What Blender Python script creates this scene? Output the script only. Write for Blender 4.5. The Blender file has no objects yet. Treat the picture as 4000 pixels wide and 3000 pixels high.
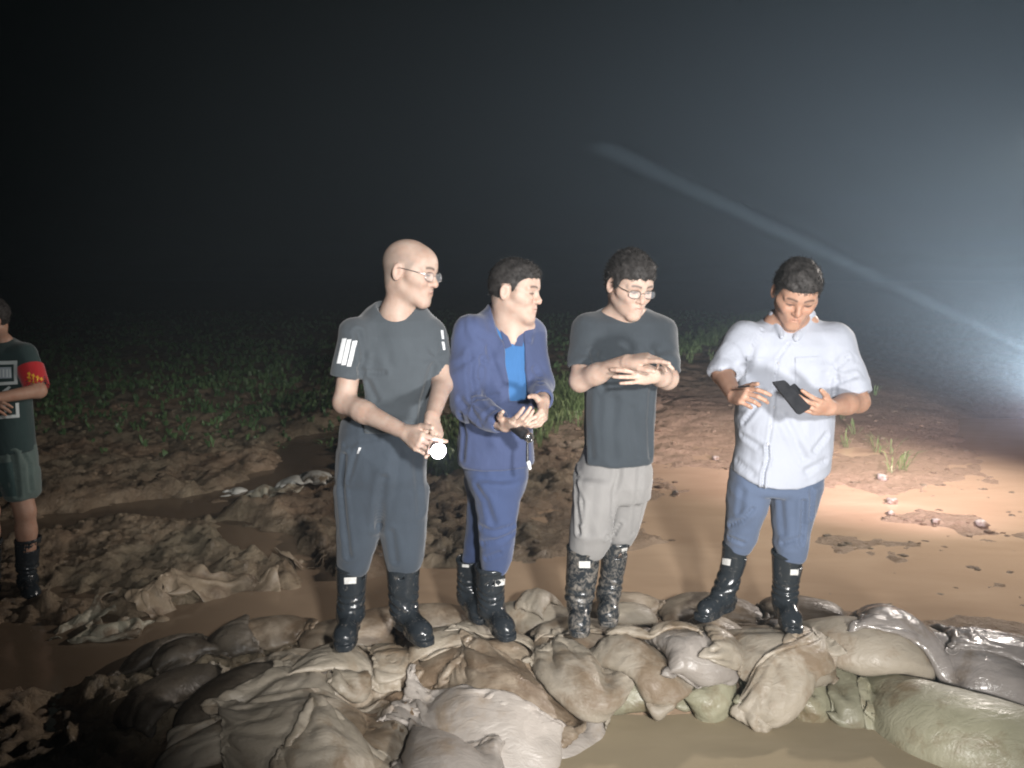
import bpy, math, random
import numpy as np
from mathutils import Vector, Matrix
import openvdb

random.seed(7)
rng = np.random.default_rng(7)
SC = bpy.context.scene
COL = SC.collection

# ------------------------------------------------------------------ camera
FPX, PITCH, CZ = 2850.0, math.radians(8.4), 1.75
SP, CP = math.sin(PITCH), math.cos(PITCH)
cam_d = bpy.data.cameras.new('camera')
cam_d.sensor_fit = 'HORIZONTAL'
cam_d.sensor_width = 36.0
cam_d.lens = 36.0 * FPX / 4000.0
cam_d.clip_start, cam_d.clip_end = 0.05, 2000
cam_d.dof.use_dof = True
cam_d.dof.focus_distance = 3.0
cam_d.dof.aperture_fstop = 4.0
cam = bpy.data.objects.new('camera', cam_d)
COL.objects.link(cam)
cam.location = (0, 0, CZ)
cam.rotation_euler = (math.radians(90) - PITCH, 0, 0)
SC.camera = cam

# ------------------------------------------------------------------ world: a black overcast night sky
W = bpy.data.worlds.new('World')
SC.world = W
W.use_nodes = True
wn = W.node_tree
for n in list(wn.nodes):
    wn.nodes.remove(n)
out = wn.nodes.new('ShaderNodeOutputWorld')
bg = wn.nodes.new('ShaderNodeBackground')
bg.inputs['Color'].default_value = (0.50, 0.86, 0.92, 1)
bg.inputs['Strength'].default_value = 0.0012
wn.links.new(bg.outputs[0], out.inputs['Surface'])


def lamp(name, kind, loc, energy, color, radius, target=None, spot=None, blend=0.5):
    d = bpy.data.lights.new(name, kind)
    d.energy, d.color = energy, color
    d.shadow_soft_size = radius
    if kind == 'SPOT':
        d.spot_size = math.radians(spot)
        d.spot_blend = blend
    o = bpy.data.objects.new(name, d)
    COL.objects.link(o)
    o.location = loc
    if target is not None:
        o.rotation_euler = (Vector(target) - Vector(loc)).to_track_quat('-Z', 'Y').to_euler()
    return o


# hand lamp held up beside the photographer, work lamp beyond the right edge, headlamp whose beam crosses the mist
lamp('key_lamp', 'SPOT', (1.30, 0.45, 0.95), 325, (1.0, 0.965, 0.93), 0.14, (0.72, 3.2, 0.70), 84, 0.65)
lamp('fill_lamp', 'SPOT', (0.75, -0.9, 2.35), 930, (1.0, 0.975, 0.95), 0.12, (0.08, 3.0, 1.60), 59, 0.75)
lamp('work_lamp', 'SPOT', (4.9, 6.4, 3.0), 900, (1.0, 0.90, 0.82), 0.08, (1.2, 5.2, 0.0), 120, 0.9)
lamp('flood_lamp', 'SPOT', (2.78, 3.6, 1.10), 6200, (0.80, 0.88, 0.97), 0.05, (3.3, 6.0, 3.3), 122, 1.0)
lamp('mist_lamp', 'SPOT', (2.76, 3.62, 1.0), 1500, (1.0, 0.78, 0.88), 0.05, (3.1, 7.0, 1.75), 112, 1.0)
lamp('beam_lamp', 'SPOT', (6.0, 5.3, 0.20), 330000, (0.84, 0.92, 1.0), 0.02, (2.2, 19.0, 5.0), 2.0, 1.0)

vs = SC.view_settings
vs.view_transform = 'Standard'
vs.look = 'None'
vs.exposure = 0
vs.gamma = 1
SC.cycles.use_denoising = True
SC.cycles.max_bounces = 6
SC.cycles.diffuse_bounces = 3
SC.cycles.glossy_bounces = 3
SC.cycles.volume_bounces = 0
SC.cycles.filter_width = 2.0
SC.cycles.sample_clamp_indirect = 4


# ------------------------------------------------------------------ small helpers
def ray(u, v):
    a, b = (u - 2000) / FPX, (v - 1500) / FPX
    return np.array((a, CP - b * SP, -SP - b * CP))


def Q(u, v, Y):
    """the point of a photograph's pixel ray at ground distance Y"""
    r = ray(u, v)
    return np.array((0, 0, CZ)) + r * (Y / r[1])


def G(u, v, z):
    """the point of a pixel ray at height z"""
    r = ray(u, v)
    return np.array((0, 0, CZ)) + r * ((z - CZ) / r[2])


def tag(o, label=None, cat=None, group=None, kind=None):
    if label: o['label'] = label
    if cat: o['category'] = cat
    if group: o['group'] = group
    if kind: o['kind'] = kind
    return o


def mesh_obj(name, verts, faces, mat, parent=None, smooth=True, attrs=None):
    me = bpy.data.meshes.new(name)
    verts = np.asarray(verts, dtype=np.float32)
    if isinstance(faces, np.ndarray):
        n, k = faces.shape
        me.vertices.add(len(verts))
        me.vertices.foreach_set('co', verts.ravel())
        me.loops.add(n * k)
        me.loops.foreach_set('vertex_index', faces.astype(np.int32).ravel())
        me.polygons.add(n)
        me.polygons.foreach_set('loop_start', np.arange(0, n * k, k, dtype=np.int32))
        me.polygons.foreach_set('loop_total', np.full(n, k, dtype=np.int32))
        me.update(calc_edges=True)
    else:
        me.from_pydata([tuple(map(float, p)) for p in verts], [], [tuple(map(int, f)) for f in faces])
    if smooth:
        me.polygons.foreach_set('use_smooth', np.ones(len(me.polygons), dtype=bool))
    for k, a in (attrs or {}).items():
        at = me.attributes.new(k, 'FLOAT', 'POINT')
        at.data.foreach_set('value', np.asarray(a, dtype=np.float32))
    if mat is not None:
        me.materials.append(mat)
    o = bpy.data.objects.new(name, me)
    COL.objects.link(o)
    if parent is not None:
        o.parent = parent
    return o


def empty(name, loc):
    o = bpy.data.objects.new(name, None)
    o.empty_display_size = 0.1
    COL.objects.link(o)
    o.location = loc
    return o


# vectorised value noise
_P = rng.random(65536).astype(np.float32)


def _h(ix, iy, iz=0):
    k = (ix * 73856093) ^ (iy * 19349663) ^ (iz * 83492791)
    k = (k ^ (k >> 13)) * 1274126177
    return _P[(k ^ (k >> 16)) & 65535]


def vnoise(x, y, z=None):
    x = np.asarray(x, dtype=np.float64); y = np.asarray(y, dtype=np.float64)
    ix, iy = np.floor(x).astype(np.int64), np.floor(y).astype(np.int64)
    fx, fy = x - ix, y - iy
    fx, fy = fx * fx * (3 - 2 * fx), fy * fy * (3 - 2 * fy)
    def lay(iz):
        a, b = _h(ix, iy, iz), _h(ix + 1, iy, iz)
        c, d = _h(ix, iy + 1, iz), _h(ix + 1, iy + 1, iz)
        return (a * (1 - fx) + b * fx) * (1 - fy) + (c * (1 - fx) + d * fx) * fy
    if z is None:
        return lay(0) * 2 - 1
    z = np.asarray(z, dtype=np.float64)
    iz = np.floor(z).astype(np.int64)
    fz = z - iz
    fz = fz * fz * (3 - 2 * fz)
    return (lay(iz) * (1 - fz) + lay(iz + 1) * fz) * 2 - 1


def fbm(x, y, z=None, octv=4, lac=2.03, gain=0.5):
    s, a = 0, 1.0
    for i in range(octv):
        s = s + a * vnoise(x + 17.3 * i, y - 9.1 * i, None if z is None else z + 5.7 * i)
        x = x * lac; y = y * lac
        if z is not None: z = z * lac
        a *= gain
    return s


def sstep(a, b, x):
    t = np.clip((x - a) / (b - a), 0, 1)
    return t * t * (3 - 2 * t)


# ------------------------------------------------------------------ materials
def new_mat(name):
    m = bpy.data.materials.new(name)
    m.use_nodes = True
    nt = m.node_tree
    return m, nt, nt.nodes['Principled BSDF']


def nd(nt, kind, **kw):
    n = nt.nodes.new(kind)
    for k, v in kw.items():
        if k in n.inputs: n.inputs[k].default_value = v
        else: setattr(n, k, v)
    return n


def ramp(nt, src, stops, interp='LINEAR'):
    r = nt.nodes.new('ShaderNodeValToRGB')
    r.color_ramp.interpolation = interp
    e = r.color_ramp.elements
    while len(e) > len(stops): e.remove(e[-1])
    while len(e) < len(stops): e.new(0.5)
    for i, (p, c) in enumerate(stops):
        e[i].position = p
        e[i].color = (*c, 1) if not isinstance(c, (int, float)) else (c, c, c, 1)
    nt.links.new(src, r.inputs[0])
    return r.outputs[0]


def coords(nt, kind='Object'):
    return nt.nodes.new('ShaderNodeTexCoord').outputs[kind]


def noise(nt, vec, scale, detail=4, rough=0.55, dist=0.0):
    n = nd(nt, 'ShaderNodeTexNoise', Scale=scale, Detail=detail, Roughness=rough, Distortion=dist)
    nt.links.new(vec, n.inputs['Vector'])
    return n.outputs['Fac']


def mix(nt, fac, a, b):
    m = nt.nodes.new('ShaderNodeMix')
    m.data_type = 'RGBA'
    for s, v in ((m.inputs[0], fac), (m.inputs[6], a), (m.inputs[7], b)):
        if isinstance(v, (int, float)): s.default_value = v
        elif isinstance(v, tuple): s.default_value = (*v, 1)
        else: nt.links.new(v, s)
    return m.outputs[2]


def bump(nt, b, h, strength=0.5, dist=0.01):
    n = nd(nt, 'ShaderNodeBump', Strength=strength, Distance=dist)
    nt.links.new(h, n.inputs['Height'])
    nt.links.new(n.outputs[0], b.inputs['Normal'])
    return n


def mottled(name, c1, c2, scale=6, rough=(0.5, 0.8), bs=0.3, bd=0.004, bscale=60, dirt=None, dirt_at=(0.5, 0.7), spec=0.5, dirt_scale=3.0, sheen=0):
    """two-tone material with fine relief and optional mud"""
    m, nt, b = new_mat(name)
    v = coords(nt)
    f = noise(nt, v, scale, 5)
    col = ramp(nt, f, [(0.35, c1), (0.65, c2)])
    if dirt:
        f2 = noise(nt, v, dirt_scale, 6, 0.65)
        msk = ramp(nt, f2, [(dirt_at[0], 0.0), (dirt_at[1], 1.0)])
        col = mix(nt, msk, col, dirt)
    nt.links.new(col, b.inputs['Base Color'])
    r = ramp(nt, noise(nt, v, scale * 1.7, 4), [(0.35, rough[0]), (0.65, rough[1])])
    nt.links.new(r, b.inputs['Roughness'])
    b.inputs['Specular IOR Level'].default_value = spec
    if sheen: b.inputs['Sheen Weight'].default_value = sheen
    bump(nt, b, noise(nt, v, bscale, 4, 0.7), bs, bd)
    return m


def mud_material():
    m, nt, b = new_mat('mud')
    v = coords(nt)
    big = noise(nt, v, 0.8, 4)
    med = noise(nt, v, 5.0, 8, 0.65)
    col = ramp(nt, med, [(0.30, (0.17, 0.112, 0.07)), (0.52, (0.31, 0.22, 0.145)), (0.72, (0.44, 0.335, 0.24))])
    col2 = ramp(nt, med, [(0.32, (0.15, 0.122, 0.082)), (0.70, (0.37, 0.31, 0.215))])
    col = mix(nt, ramp(nt, big, [(0.4, 0.0), (0.62, 1.0)]), col, col2)
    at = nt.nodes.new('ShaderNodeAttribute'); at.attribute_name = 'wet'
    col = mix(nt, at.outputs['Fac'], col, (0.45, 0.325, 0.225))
    nt.links.new(col, b.inputs['Base Color'])
    r = ramp(nt, noise(nt, v, 9.0, 5), [(0.38, 0.22), (0.62, 0.6)])
    nt.links.new(r, b.inputs['Roughness'])
    b.inputs['Specular IOR Level'].default_value = 0.35
    bump(nt, b, noise(nt, v, 17, 10, 0.74, 0.5), 1.0, 0.05)
    return m


def water_material(name, c1, c2, rough=0.06, dark=None, spec=0.3):
    """opaque silty flood water: the colour of suspended clay under a glossy surface"""
    m, nt, b = new_mat(name)
    v = coords(nt)
    mp = nd(nt, 'ShaderNodeMapping'); mp.inputs['Scale'].default_value = (0.6, 1.6, 1)
    nt.links.new(v, mp.inputs[0])
    col = ramp(nt, noise(nt, mp.outputs[0], 1.6, 5, 0.5, 0.6), [(0.3, c1), (0.7, c2)])
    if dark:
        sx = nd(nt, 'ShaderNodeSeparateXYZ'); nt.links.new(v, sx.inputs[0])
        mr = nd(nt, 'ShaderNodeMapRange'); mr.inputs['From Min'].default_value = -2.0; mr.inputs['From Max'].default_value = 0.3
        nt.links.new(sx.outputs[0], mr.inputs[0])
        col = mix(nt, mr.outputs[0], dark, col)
    nt.links.new(col, b.inputs['Base Color'])
    b.inputs['Roughness'].default_value = rough
    b.inputs['IOR'].default_value = 1.33
    b.inputs['Specular IOR Level'].default_value = spec
    bump(nt, b, noise(nt, mp.outputs[0], 5, 3, 0.5), 0.12, 0.03)
    return m


M = {}
M['mud'] = mud_material()
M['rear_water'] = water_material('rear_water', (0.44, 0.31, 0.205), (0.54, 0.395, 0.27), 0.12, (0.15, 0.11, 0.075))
M['pool_water'] = water_material('pool_water', (0.27, 0.225, 0.15), (0.34, 0.285, 0.195), 0.16, None, 0.1)
M['leaf'] = mottled('leaf', (0.06, 0.125, 0.045), (0.12, 0.195, 0.075), 3, (0.4, 0.6), 0.1)
M['grass'] = mottled('grass', (0.12, 0.20, 0.065), (0.21, 0.29, 0.115), 3, (0.4, 0.6), 0.1)
# ------------------------------------------------------------------ ground
POOL_Z, REAR_Z = -0.065, -0.015


def seg_dist(x, y, pts):
    d = np.full(np.shape(x), 1e9)
    for (ax, ay), (bx, by) in zip(pts[:-1], pts[1:]):
        vx, vy = bx - ax, by - ay
        t = np.clip(((x - ax) * vx + (y - ay) * vy) / (vx * vx + vy * vy), 0, 1)
        d = np.minimum(d, np.hypot(x - ax - t * vx, y - ay - t * vy))
    return d


CREST = [(-3.2, 1.3), (-1.3, 2.35), (-0.6, 2.75), (0.3, 3.15), (1.2, 3.2), (2.4, 3.2), (4.5, 3.3)]
RUT = [(-4.2, 4.3), (-3.3, 5.0), (-2.3, 5.6), (-1.9, 6.6), (-2.2, 7.6), (-1.5, 9.5)]
RUT2 = [(-2.5, 5.3), (-1.6, 4.6), (-1.15, 4.15), (-0.9, 3.75)]
BROOK = [(-2.3, 3.2), (-1.7, 3.5), (-0.95, 3.82), (0.3, 4.0), (1.0, 4.2)]


def ground_h(x, y):
    n1 = fbm(x * 0.55, y * 0.55, octv=3)
    clod = fbm(x * 3.1 + 5, y * 3.6, octv=5, gain=0.60)
    ridge = 1 - np.abs(fbm(x * 2.2 - y * 1.4, y * 3.9 + x * 0.9, octv=3))
    left = 1 - sstep(-0.2, 1.3, x - (y - 4) * 0.35)
    amp = 0.010 + 0.030 * left
    fine = np.abs(fbm(x * 9.0, y * 9.0 + 3, octv=4, gain=.62)) * 0.046
    z = 0.030 * n1 + amp * clod + 0.032 * left * (ridge - 0.6) + left * fine
    # far field rolls away and sinks slightly into rows
    far = sstep(7, 12, y)
    z = z * (1 - 0.3 * far) + 0.10 * far
    # flooded flat behind the dike and on the right
    flat = sstep(-0.4, 0.5, x - 0.2 * (y - 4)) * (1 - sstep(5.3, 7.2, y))
    z = z * (1 - 0.55 * flat) - 0.040 * flat + 0.012 * flat * fbm(x * 5, y * 7, octv=4) + 0.03 * flat * sstep(0.15, 0.8, fbm(x * 1.3 + 3, y * 1.9 + 8, octv=4))
    # ruts and brook
    for pts, w, dep in ((RUT, 0.30, 0.13), (RUT2, 0.17, 0.10), (BROOK, 0.28, 0.13)):
        d = seg_dist(x + 0.12 * fbm(x * 2, y * 2, octv=2), y + 0.10 * fbm(x * 2 + 9, y * 2, octv=2), pts)
        z = z - dep * np.exp(-(d / w) ** 4) + 0.035 * np.exp(-((d - w * 1.6) / (w * 0.5)) ** 2) * left
    # right edge of the embankment drops off
    ex = 3.75 + 0.34 * (y - 5)
    z = z - 0.30 * sstep(0, 1.6, x - ex) * sstep(3.2, 4.4, y)
    # the dike mound and the pool in front of it
    dc = seg_dist(x, y, CREST)
    z = z + 0.04 * np.exp(-(dc / 0.42) ** 4)
    cy = np.interp(x, [p[0] for p in CREST], [p[1] for p in CREST])
    front = sstep(0.25, 0.60, cy - y)
    z = z - front * (0.45 * sstep(-0.3, 0.4, x) + 0.16 * (1 - sstep(-0.6, 0.2, x)))
    # silted shelf under the bags at the near right corner
    z = z + 0.34 * np.exp(-(((x - 1.95) / .75) ** 2 + ((y - 2.45) / .38) ** 2) ** 1.5)
    return z


def build_ground():
    ys = [0.9]
    while ys[-1] < 320:
        ys.append(ys[-1] + max(0.016, 0.0062 * ys[-1]))
    ys = np.array(ys)
    nu = 460
    t = np.linspace(-1.15, 1.15, nu)
    Y = np.repeat(ys[:, None], nu, 1)
    X = t[None, :] * (Y + 1.4)
    Z = ground_h(X, Y)
    V = np.stack([X, Y, Z], -1).reshape(-1, 3)
    i = np.arange(len(ys) - 1)[:, None] * nu + np.arange(nu - 1)[None, :]
    F = np.stack([i, i + 1, i + nu + 1, i + nu], -1).reshape(-1, 4)
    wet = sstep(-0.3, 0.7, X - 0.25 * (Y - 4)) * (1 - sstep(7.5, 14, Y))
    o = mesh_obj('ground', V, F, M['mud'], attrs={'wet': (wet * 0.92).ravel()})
    tag(o, kind='structure')
    # ground behind and beside the photographer, to the horizon
    R = 330
    zz = -0.35
    V = [(-R, -60, zz), (R, -60, zz), (R, 0.9, zz), (-R, 0.9, zz)]
    o = mesh_obj('ground', V, [(0, 1, 2, 3)], M['mud'], smooth=False)
    tag(o, kind='structure')
    R0 = 1.15 * 2.3
    for s in (-1, 1):
        zz = -0.30 if s > 0 else 0.0
        V = [(s * R0, 0.9, zz), (s * R, 0.9, zz), (s * R, 320, zz), (s * 1.15 * 321.4, 320, zz)]
        f = (0, 1, 2, 3) if s > 0 else (3, 2, 1, 0)
        tag(mesh_obj('ground', V, [f], M['mud'], smooth=False), kind='structure')


build_ground()

# flood water
def sheet(name, x0, x1, y0, y1, z, mat, n=2):
    xs, ys = np.linspace(x0, x1, n), np.linspace(y0, y1, n)
    X, Y = np.meshgrid(xs, ys)
    V = np.stack([X, Y, np.full_like(X, z)], -1).reshape(-1, 3)
    i = np.arange(n - 1)[:, None] * n + np.arange(n - 1)[None, :]
    F = np.stack([i, i + 1, i + n + 1, i + n], -1).reshape(-1, 4)
    return tag(mesh_obj(name, V, F, mat), kind='structure')


sheet('pool_water', -0.55, 6, 0.6, 3.25, POOL_Z, M['pool_water'])
sheet('flood_water', -5.2, 9, 3.26, 9.0, REAR_Z, M['rear_water'])
sheet('flood_water', -5.2, -1.4, 2.5, 3.26, REAR_Z, M['rear_water'])

# ------------------------------------------------------------------ low crops and weeds
def leaves(name, pts, hmin, hmax, n_leaf, lw, mat, seed):
    r = np.random.default_rng(seed)
    n = len(pts)
    V, F = [], []
    P = np.repeat(pts, n_leaf, 0)
    k = len(P)
    a = r.random(k) * 2 * np.pi
    hh = hmin + (hmax - hmin) * r.random(k)
    reach = hh * (0.25 + 0.7 * r.random(k))
    dx, dy = np.cos(a), np.sin(a)
    base = P + np.stack([r.normal(0, .015, k), r.normal(0, .015, k), np.zeros(k)], -1)
    mid = base + np.stack([dx * reach * .5, dy * reach * .5, hh * .75], -1)
    tip = base + np.stack([dx * reach, dy * reach, hh * (0.7 + 0.4 * r.random(k))], -1)
    w = lw * (0.6 + 0.8 * r.random(k))
    sx, sy = -dy * w, dx * w
    side = np.stack([sx, sy, np.zeros(k)], -1)
    v = np.stack([base - side * .15, base + side * .15, mid + side * .5 - [0, 0, .0], mid - side * .5, tip], 1)
    b = np.arange(k) * 5
    q = np.stack([b, b + 1, b + 2, b + 3], -1)
    t3 = np.stack([b + 3, b + 2, b + 4, b + 4], -1)[:, :3]
    faces = [tuple(f) for f in q] + [tuple(f) for f in t3]
    return mesh_obj(name, v.reshape(-1, 3), faces, mat, smooth=False)


def scatter(n, fn, seed):
    r = np.random.default_rng(seed)
    y = 6.3 * (34 / 6.3) ** r.random(n)
    x = (r.random(n) * 2 - 1) * (y * 0.78)
    keep = fn(x, y) > r.random(n)
    x, y = x[keep], y[keep]
    return np.stack([x, y, ground_h(x, y) - 0.01], -1)


def field_mask(x, y):
    left_edge = 0.62 + 0.45 * (y - 8.6)
    m = (x < left_edge - 0.1) * sstep(6.8, 9.5, y + 0.5 * fbm(x * .8, y * .8, octv=3))
    return m * (0.25 + 0.75 * sstep(-0.25, 0.35, fbm(x * 1.1 + 4, y * 1.1, octv=3)))


def verge_mask(x, y):
    d = np.abs(x - (0.35 + 0.45 * (y - 8.6)) + 0.25 * fbm(x * 1.5, y * 1.5, octv=2))
    d2 = np.abs(x - (3.0 + 0.36 * (y - 5.25)) + 0.3 * fbm(x * 1.5, y * 1.5, octv=2))
    return np.exp(-(d / 0.42) ** 2) + 0.04 * np.exp(-(d2 / 0.16) ** 2)


o = leaves('weeds', scatter(20000, field_mask, 3), 0.03, 0.12, 6, 0.030, M['leaf'], 3)
tag(o, 'low dark green crop and weeds covering the field behind the mud', 'weeds', kind='stuff')
o = leaves('grass', scatter(42000, verge_mask, 4), 0.07, 0.24, 8, 0.011, M['grass'], 4)
tag(o, 'light green grass verge along the muddy track between the men', 'grass', kind='stuff')
# ------------------------------------------------------------------ heavy cloth solver (position based), used once per sandbag
class Sack:
    def __init__(s, nu, nv, closed=True):
        s.nu, s.nv, s.closed = nu, nv, closed
        top = np.arange((nu + 1) * (nv + 1)).reshape(nu + 1, nv + 1)
        s.top = top
        E = []
        grids = [top]
        n = top.size
        if closed:
            bot = top.copy()
            k = (nu - 1) * (nv - 1)
            bot[1:-1, 1:-1] = np.arange(n, n + k).reshape(nu - 1, nv - 1)
            n += k
            grids.append(bot)
        s.n = n
        quads = []
        for gi, g in enumerate(grids):
            q = np.stack([g[:-1, :-1], g[1:, :-1], g[1:, 1:], g[:-1, 1:]], -1).reshape(-1, 4)
            quads.append(q if gi == 0 else q[:, ::-1])
        s.quads = np.concatenate(quads)
        st, bd = [], []
        for g in grids:
            for a, b in ((g[:-1], g[1:]), (g[:, :-1], g[:, 1:]), (g[:-1, :-1], g[1:, 1:]), (g[1:, :-1], g[:-1, 1:])):
                st.append(np.stack([a.ravel(), b.ravel()], -1))
            for a, b in ((g[:-2], g[2:]), (g[:, :-2], g[:, 2:])):
                bd.append(np.stack([a.ravel(), b.ravel()], -1))
        st = np.unique(np.sort(np.concatenate(st), 1), axis=0)
        bd = np.unique(np.sort(np.concatenate(bd), 1), axis=0)
        s.e = np.concatenate([st, bd])
        s.isb = np.concatenate([np.zeros(len(st), bool), np.ones(len(bd), bool)])
        s.deg = np.bincount(s.e.ravel(), minlength=n).astype(float)
        s.tris = np.concatenate([s.quads[:, [0, 1, 2]], s.quads[:, [0, 2, 3]]])
        # gather matrix in CSR-like form for fast jacobi sums
        idx = np.concatenate([s.e[:, 0], s.e[:, 1]])
        s.order = np.argsort(idx, kind='stable')
        cnt = np.bincount(idx, minlength=n)
        s.start = np.concatenate([[0], np.cumsum(cnt)[:-1]])
        idt = s.tris.T.ravel()
        s.torder = np.argsort(idt, kind='stable')
        s.tstart = np.concatenate([[0], np.cumsum(np.bincount(idt, minlength=n))[:-1]])


HX0, HY0, HC, HNX, HNY = -4.0, 0.6, 0.015, 620, 400
hx = HX0 + (np.arange(HNX)) * HC
hy = HY0 + (np.arange(HNY)) * HC
_gx, _gy = np.meshgrid(hx, hy, indexing='ij')
HM = ground_h(_gx, _gy).astype(np.float64)


def hsample(x, y):
    fx = np.clip((x - HX0) / HC, 0, HNX - 1.001); fy = np.clip((y - HY0) / HC, 0, HNY - 1.001)
    ix, iy = fx.astype(int), fy.astype(int)
    fx, fy = fx - ix, fy - iy
    return (HM[ix, iy] * (1 - fx) + HM[ix + 1, iy] * fx) * (1 - fy) + (HM[ix, iy + 1] * (1 - fx) + HM[ix + 1, iy + 1] * fx) * fy


def raster_top(P):
    """P: (a,b,3) grid of surface points; raises the height map to it"""
    for _ in range(2):
        a = np.empty((P.shape[0] * 2 - 1, P.shape[1], 3)); a[::2] = P; a[1::2] = (P[1:] + P[:-1]) / 2
        P = np.empty((a.shape[0], a.shape[1] * 2 - 1, 3)); P[:, ::2] = a; P[:, 1::2] = (a[:, 1:] + a[:, :-1]) / 2
    p = P.reshape(-1, 3)
    ix = np.round((p[:, 0] - HX0) / HC).astype(int); iy = np.round((p[:, 1] - HY0) / HC).astype(int)
    ok = (ix >= 0) & (ix < HNX) & (iy >= 0) & (iy < HNY)
    np.maximum.at(HM, (ix[ok], iy[ok]), p[ok, 2])


_cache = {}


def sim(L, Wd, x, y, yaw, fill=0.55, seed=0, nu=40, nv=24, steps=46, iters=9, closed=True, lift=0.02, pinch=0.0, tilt=0.0, crumple=0.0, z_keep=None):
    key = (nu, nv, closed)
    if key not in _cache: _cache[key] = Sack(nu, nv, closed)
    S = _cache[key]
    r = np.random.default_rng(seed)
    u, v = np.meshgrid(np.linspace(-1, 1, nu + 1), np.linspace(-1, 1, nv + 1), indexing='ij')
    rest = np.stack([u * L / 2, v * Wd / 2, np.zeros_like(u)], -1)
    prof = np.clip((1 - u ** 4) * (1 - v ** 4), 0, 1) ** 0.5
    T = 0.30 * Wd * (fill + 0.25)
    def shape(sgn):
        p = rest.copy()
        p[..., 0] *= 0.86; p[..., 1] *= 0.80
        if pinch: p[..., 1] *= 1 - pinch * sstep(0.55, 1.0, u)
        p[..., 2] = sgn * T * prof
        return p
    P = np.zeros((S.n, 3)); R0 = np.zeros((S.n, 3))
    P[S.top.ravel()] = shape(1).reshape(-1, 3)
    R0[S.top.ravel()] = rest.reshape(-1, 3)
    if closed:
        k = (nu + 1) * (nv + 1)
        P[k:] = shape(-1)[1:-1, 1:-1].reshape(-1, 3)
        R0[k:] = rest[1:-1, 1:-1].reshape(-1, 3)
    w = 0.016 + crumple
    for ax in range(3):
        P[:, ax] += w * vnoise(P[:, 0] * 13 + seed * 3.1, P[:, 1] * 13 + ax * 7.7, P[:, 2] * 9 + ax)
    P += r.normal(0, 0.003, P.shape)
    ct, stt = math.cos(tilt), math.sin(tilt)
    px, pz = P[:, 0] * ct - P[:, 2] * stt, P[:, 0] * stt + P[:, 2] * ct
    P[:, 0], P[:, 2] = px, pz
    c, s_ = math.cos(yaw), math.sin(yaw)
    P[:, :2] = np.stack([P[:, 0] * c - P[:, 1] * s_ + x, P[:, 0] * s_ + P[:, 1] * c + y], -1)
    P[:, 2] += np.max(hsample(P[:, 0], P[:, 1]) - P[:, 2]) * (0.55 if closed else 1.0) + lift
    e = S.e
    l0 = np.linalg.norm(R0[e[:, 0]] - R0[e[:, 1]], axis=1)
    V0 = (0.64 if z_keep is None else z_keep) * fill * L * Wd * (0.30 * Wd)
    vel = np.zeros_like(P)
    dt = 0.022
    h2 = 0.0
    for st in range(steps):
        vel[:, 2] -= 9.8 * dt
        vel *= 0.93 if st < steps - 8 else 0.6
        old = P.copy()
        P = P + vel * dt
        for it in range(iters):
            d = P[e[:, 1]] - P[e[:, 0]]
            ln = np.linalg.norm(d, axis=1) + 1e-9
            C = (ln - l0) / ln
            kf = np.where(S.isb, np.where(C < 0, 0.10, 0.0), np.where(C < 0, 0.35, 1.0))
            dd = d * (C * kf * 0.5)[:, None]
            acc = np.add.reduceat(np.concatenate([dd, -dd])[S.order], S.start, axis=0)
            P = P + acc * (1.7 / S.deg)[:, None] * 1.6
            if closed:
                A, B, Cc = P[S.tris[:, 0]], P[S.tris[:, 1]], P[S.tris[:, 2]]
                nrm = np.cross(B - A, Cc - A)
                vol = np.einsum('ij,ij->i', A - P.mean(0), nrm).sum() / 6
                vol = -vol if S_flip else vol
                g = np.add.reduceat(np.concatenate([nrm, nrm, nrm])[S.torder], S.tstart, axis=0) / 6
                if S_flip: g = -g
                lam = (V0 - vol) / ((g * g).sum() + 1e-12)
                mv = np.clip(lam, -6, 6) * g
                P = P + np.clip(mv, -0.01, 0.01)
            h = hsample(P[:, 0], P[:, 1]) + 0.002
            pen = P[:, 2] < h
            P[pen, 2] = h[pen]
            P[pen, :2] = old[pen, :2] * 0.85 + P[pen, :2] * 0.15
        vel = (P - old) / dt
        np.clip(vel, -2, 2, out=vel)
    return S, P


S_flip = False


def lap_smooth(S, P, n=1, k=0.4):
    e = S.e[~S.isb]
    deg = np.bincount(e.ravel(), minlength=S.n)[:, None]
    for _ in range(n):
        acc = np.zeros_like(P)
        np.add.at(acc, e[:, 0], P[e[:, 1]]); np.add.at(acc, e[:, 1], P[e[:, 0]])
        P = P * (1 - k) + acc / deg * k
    return P


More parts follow.
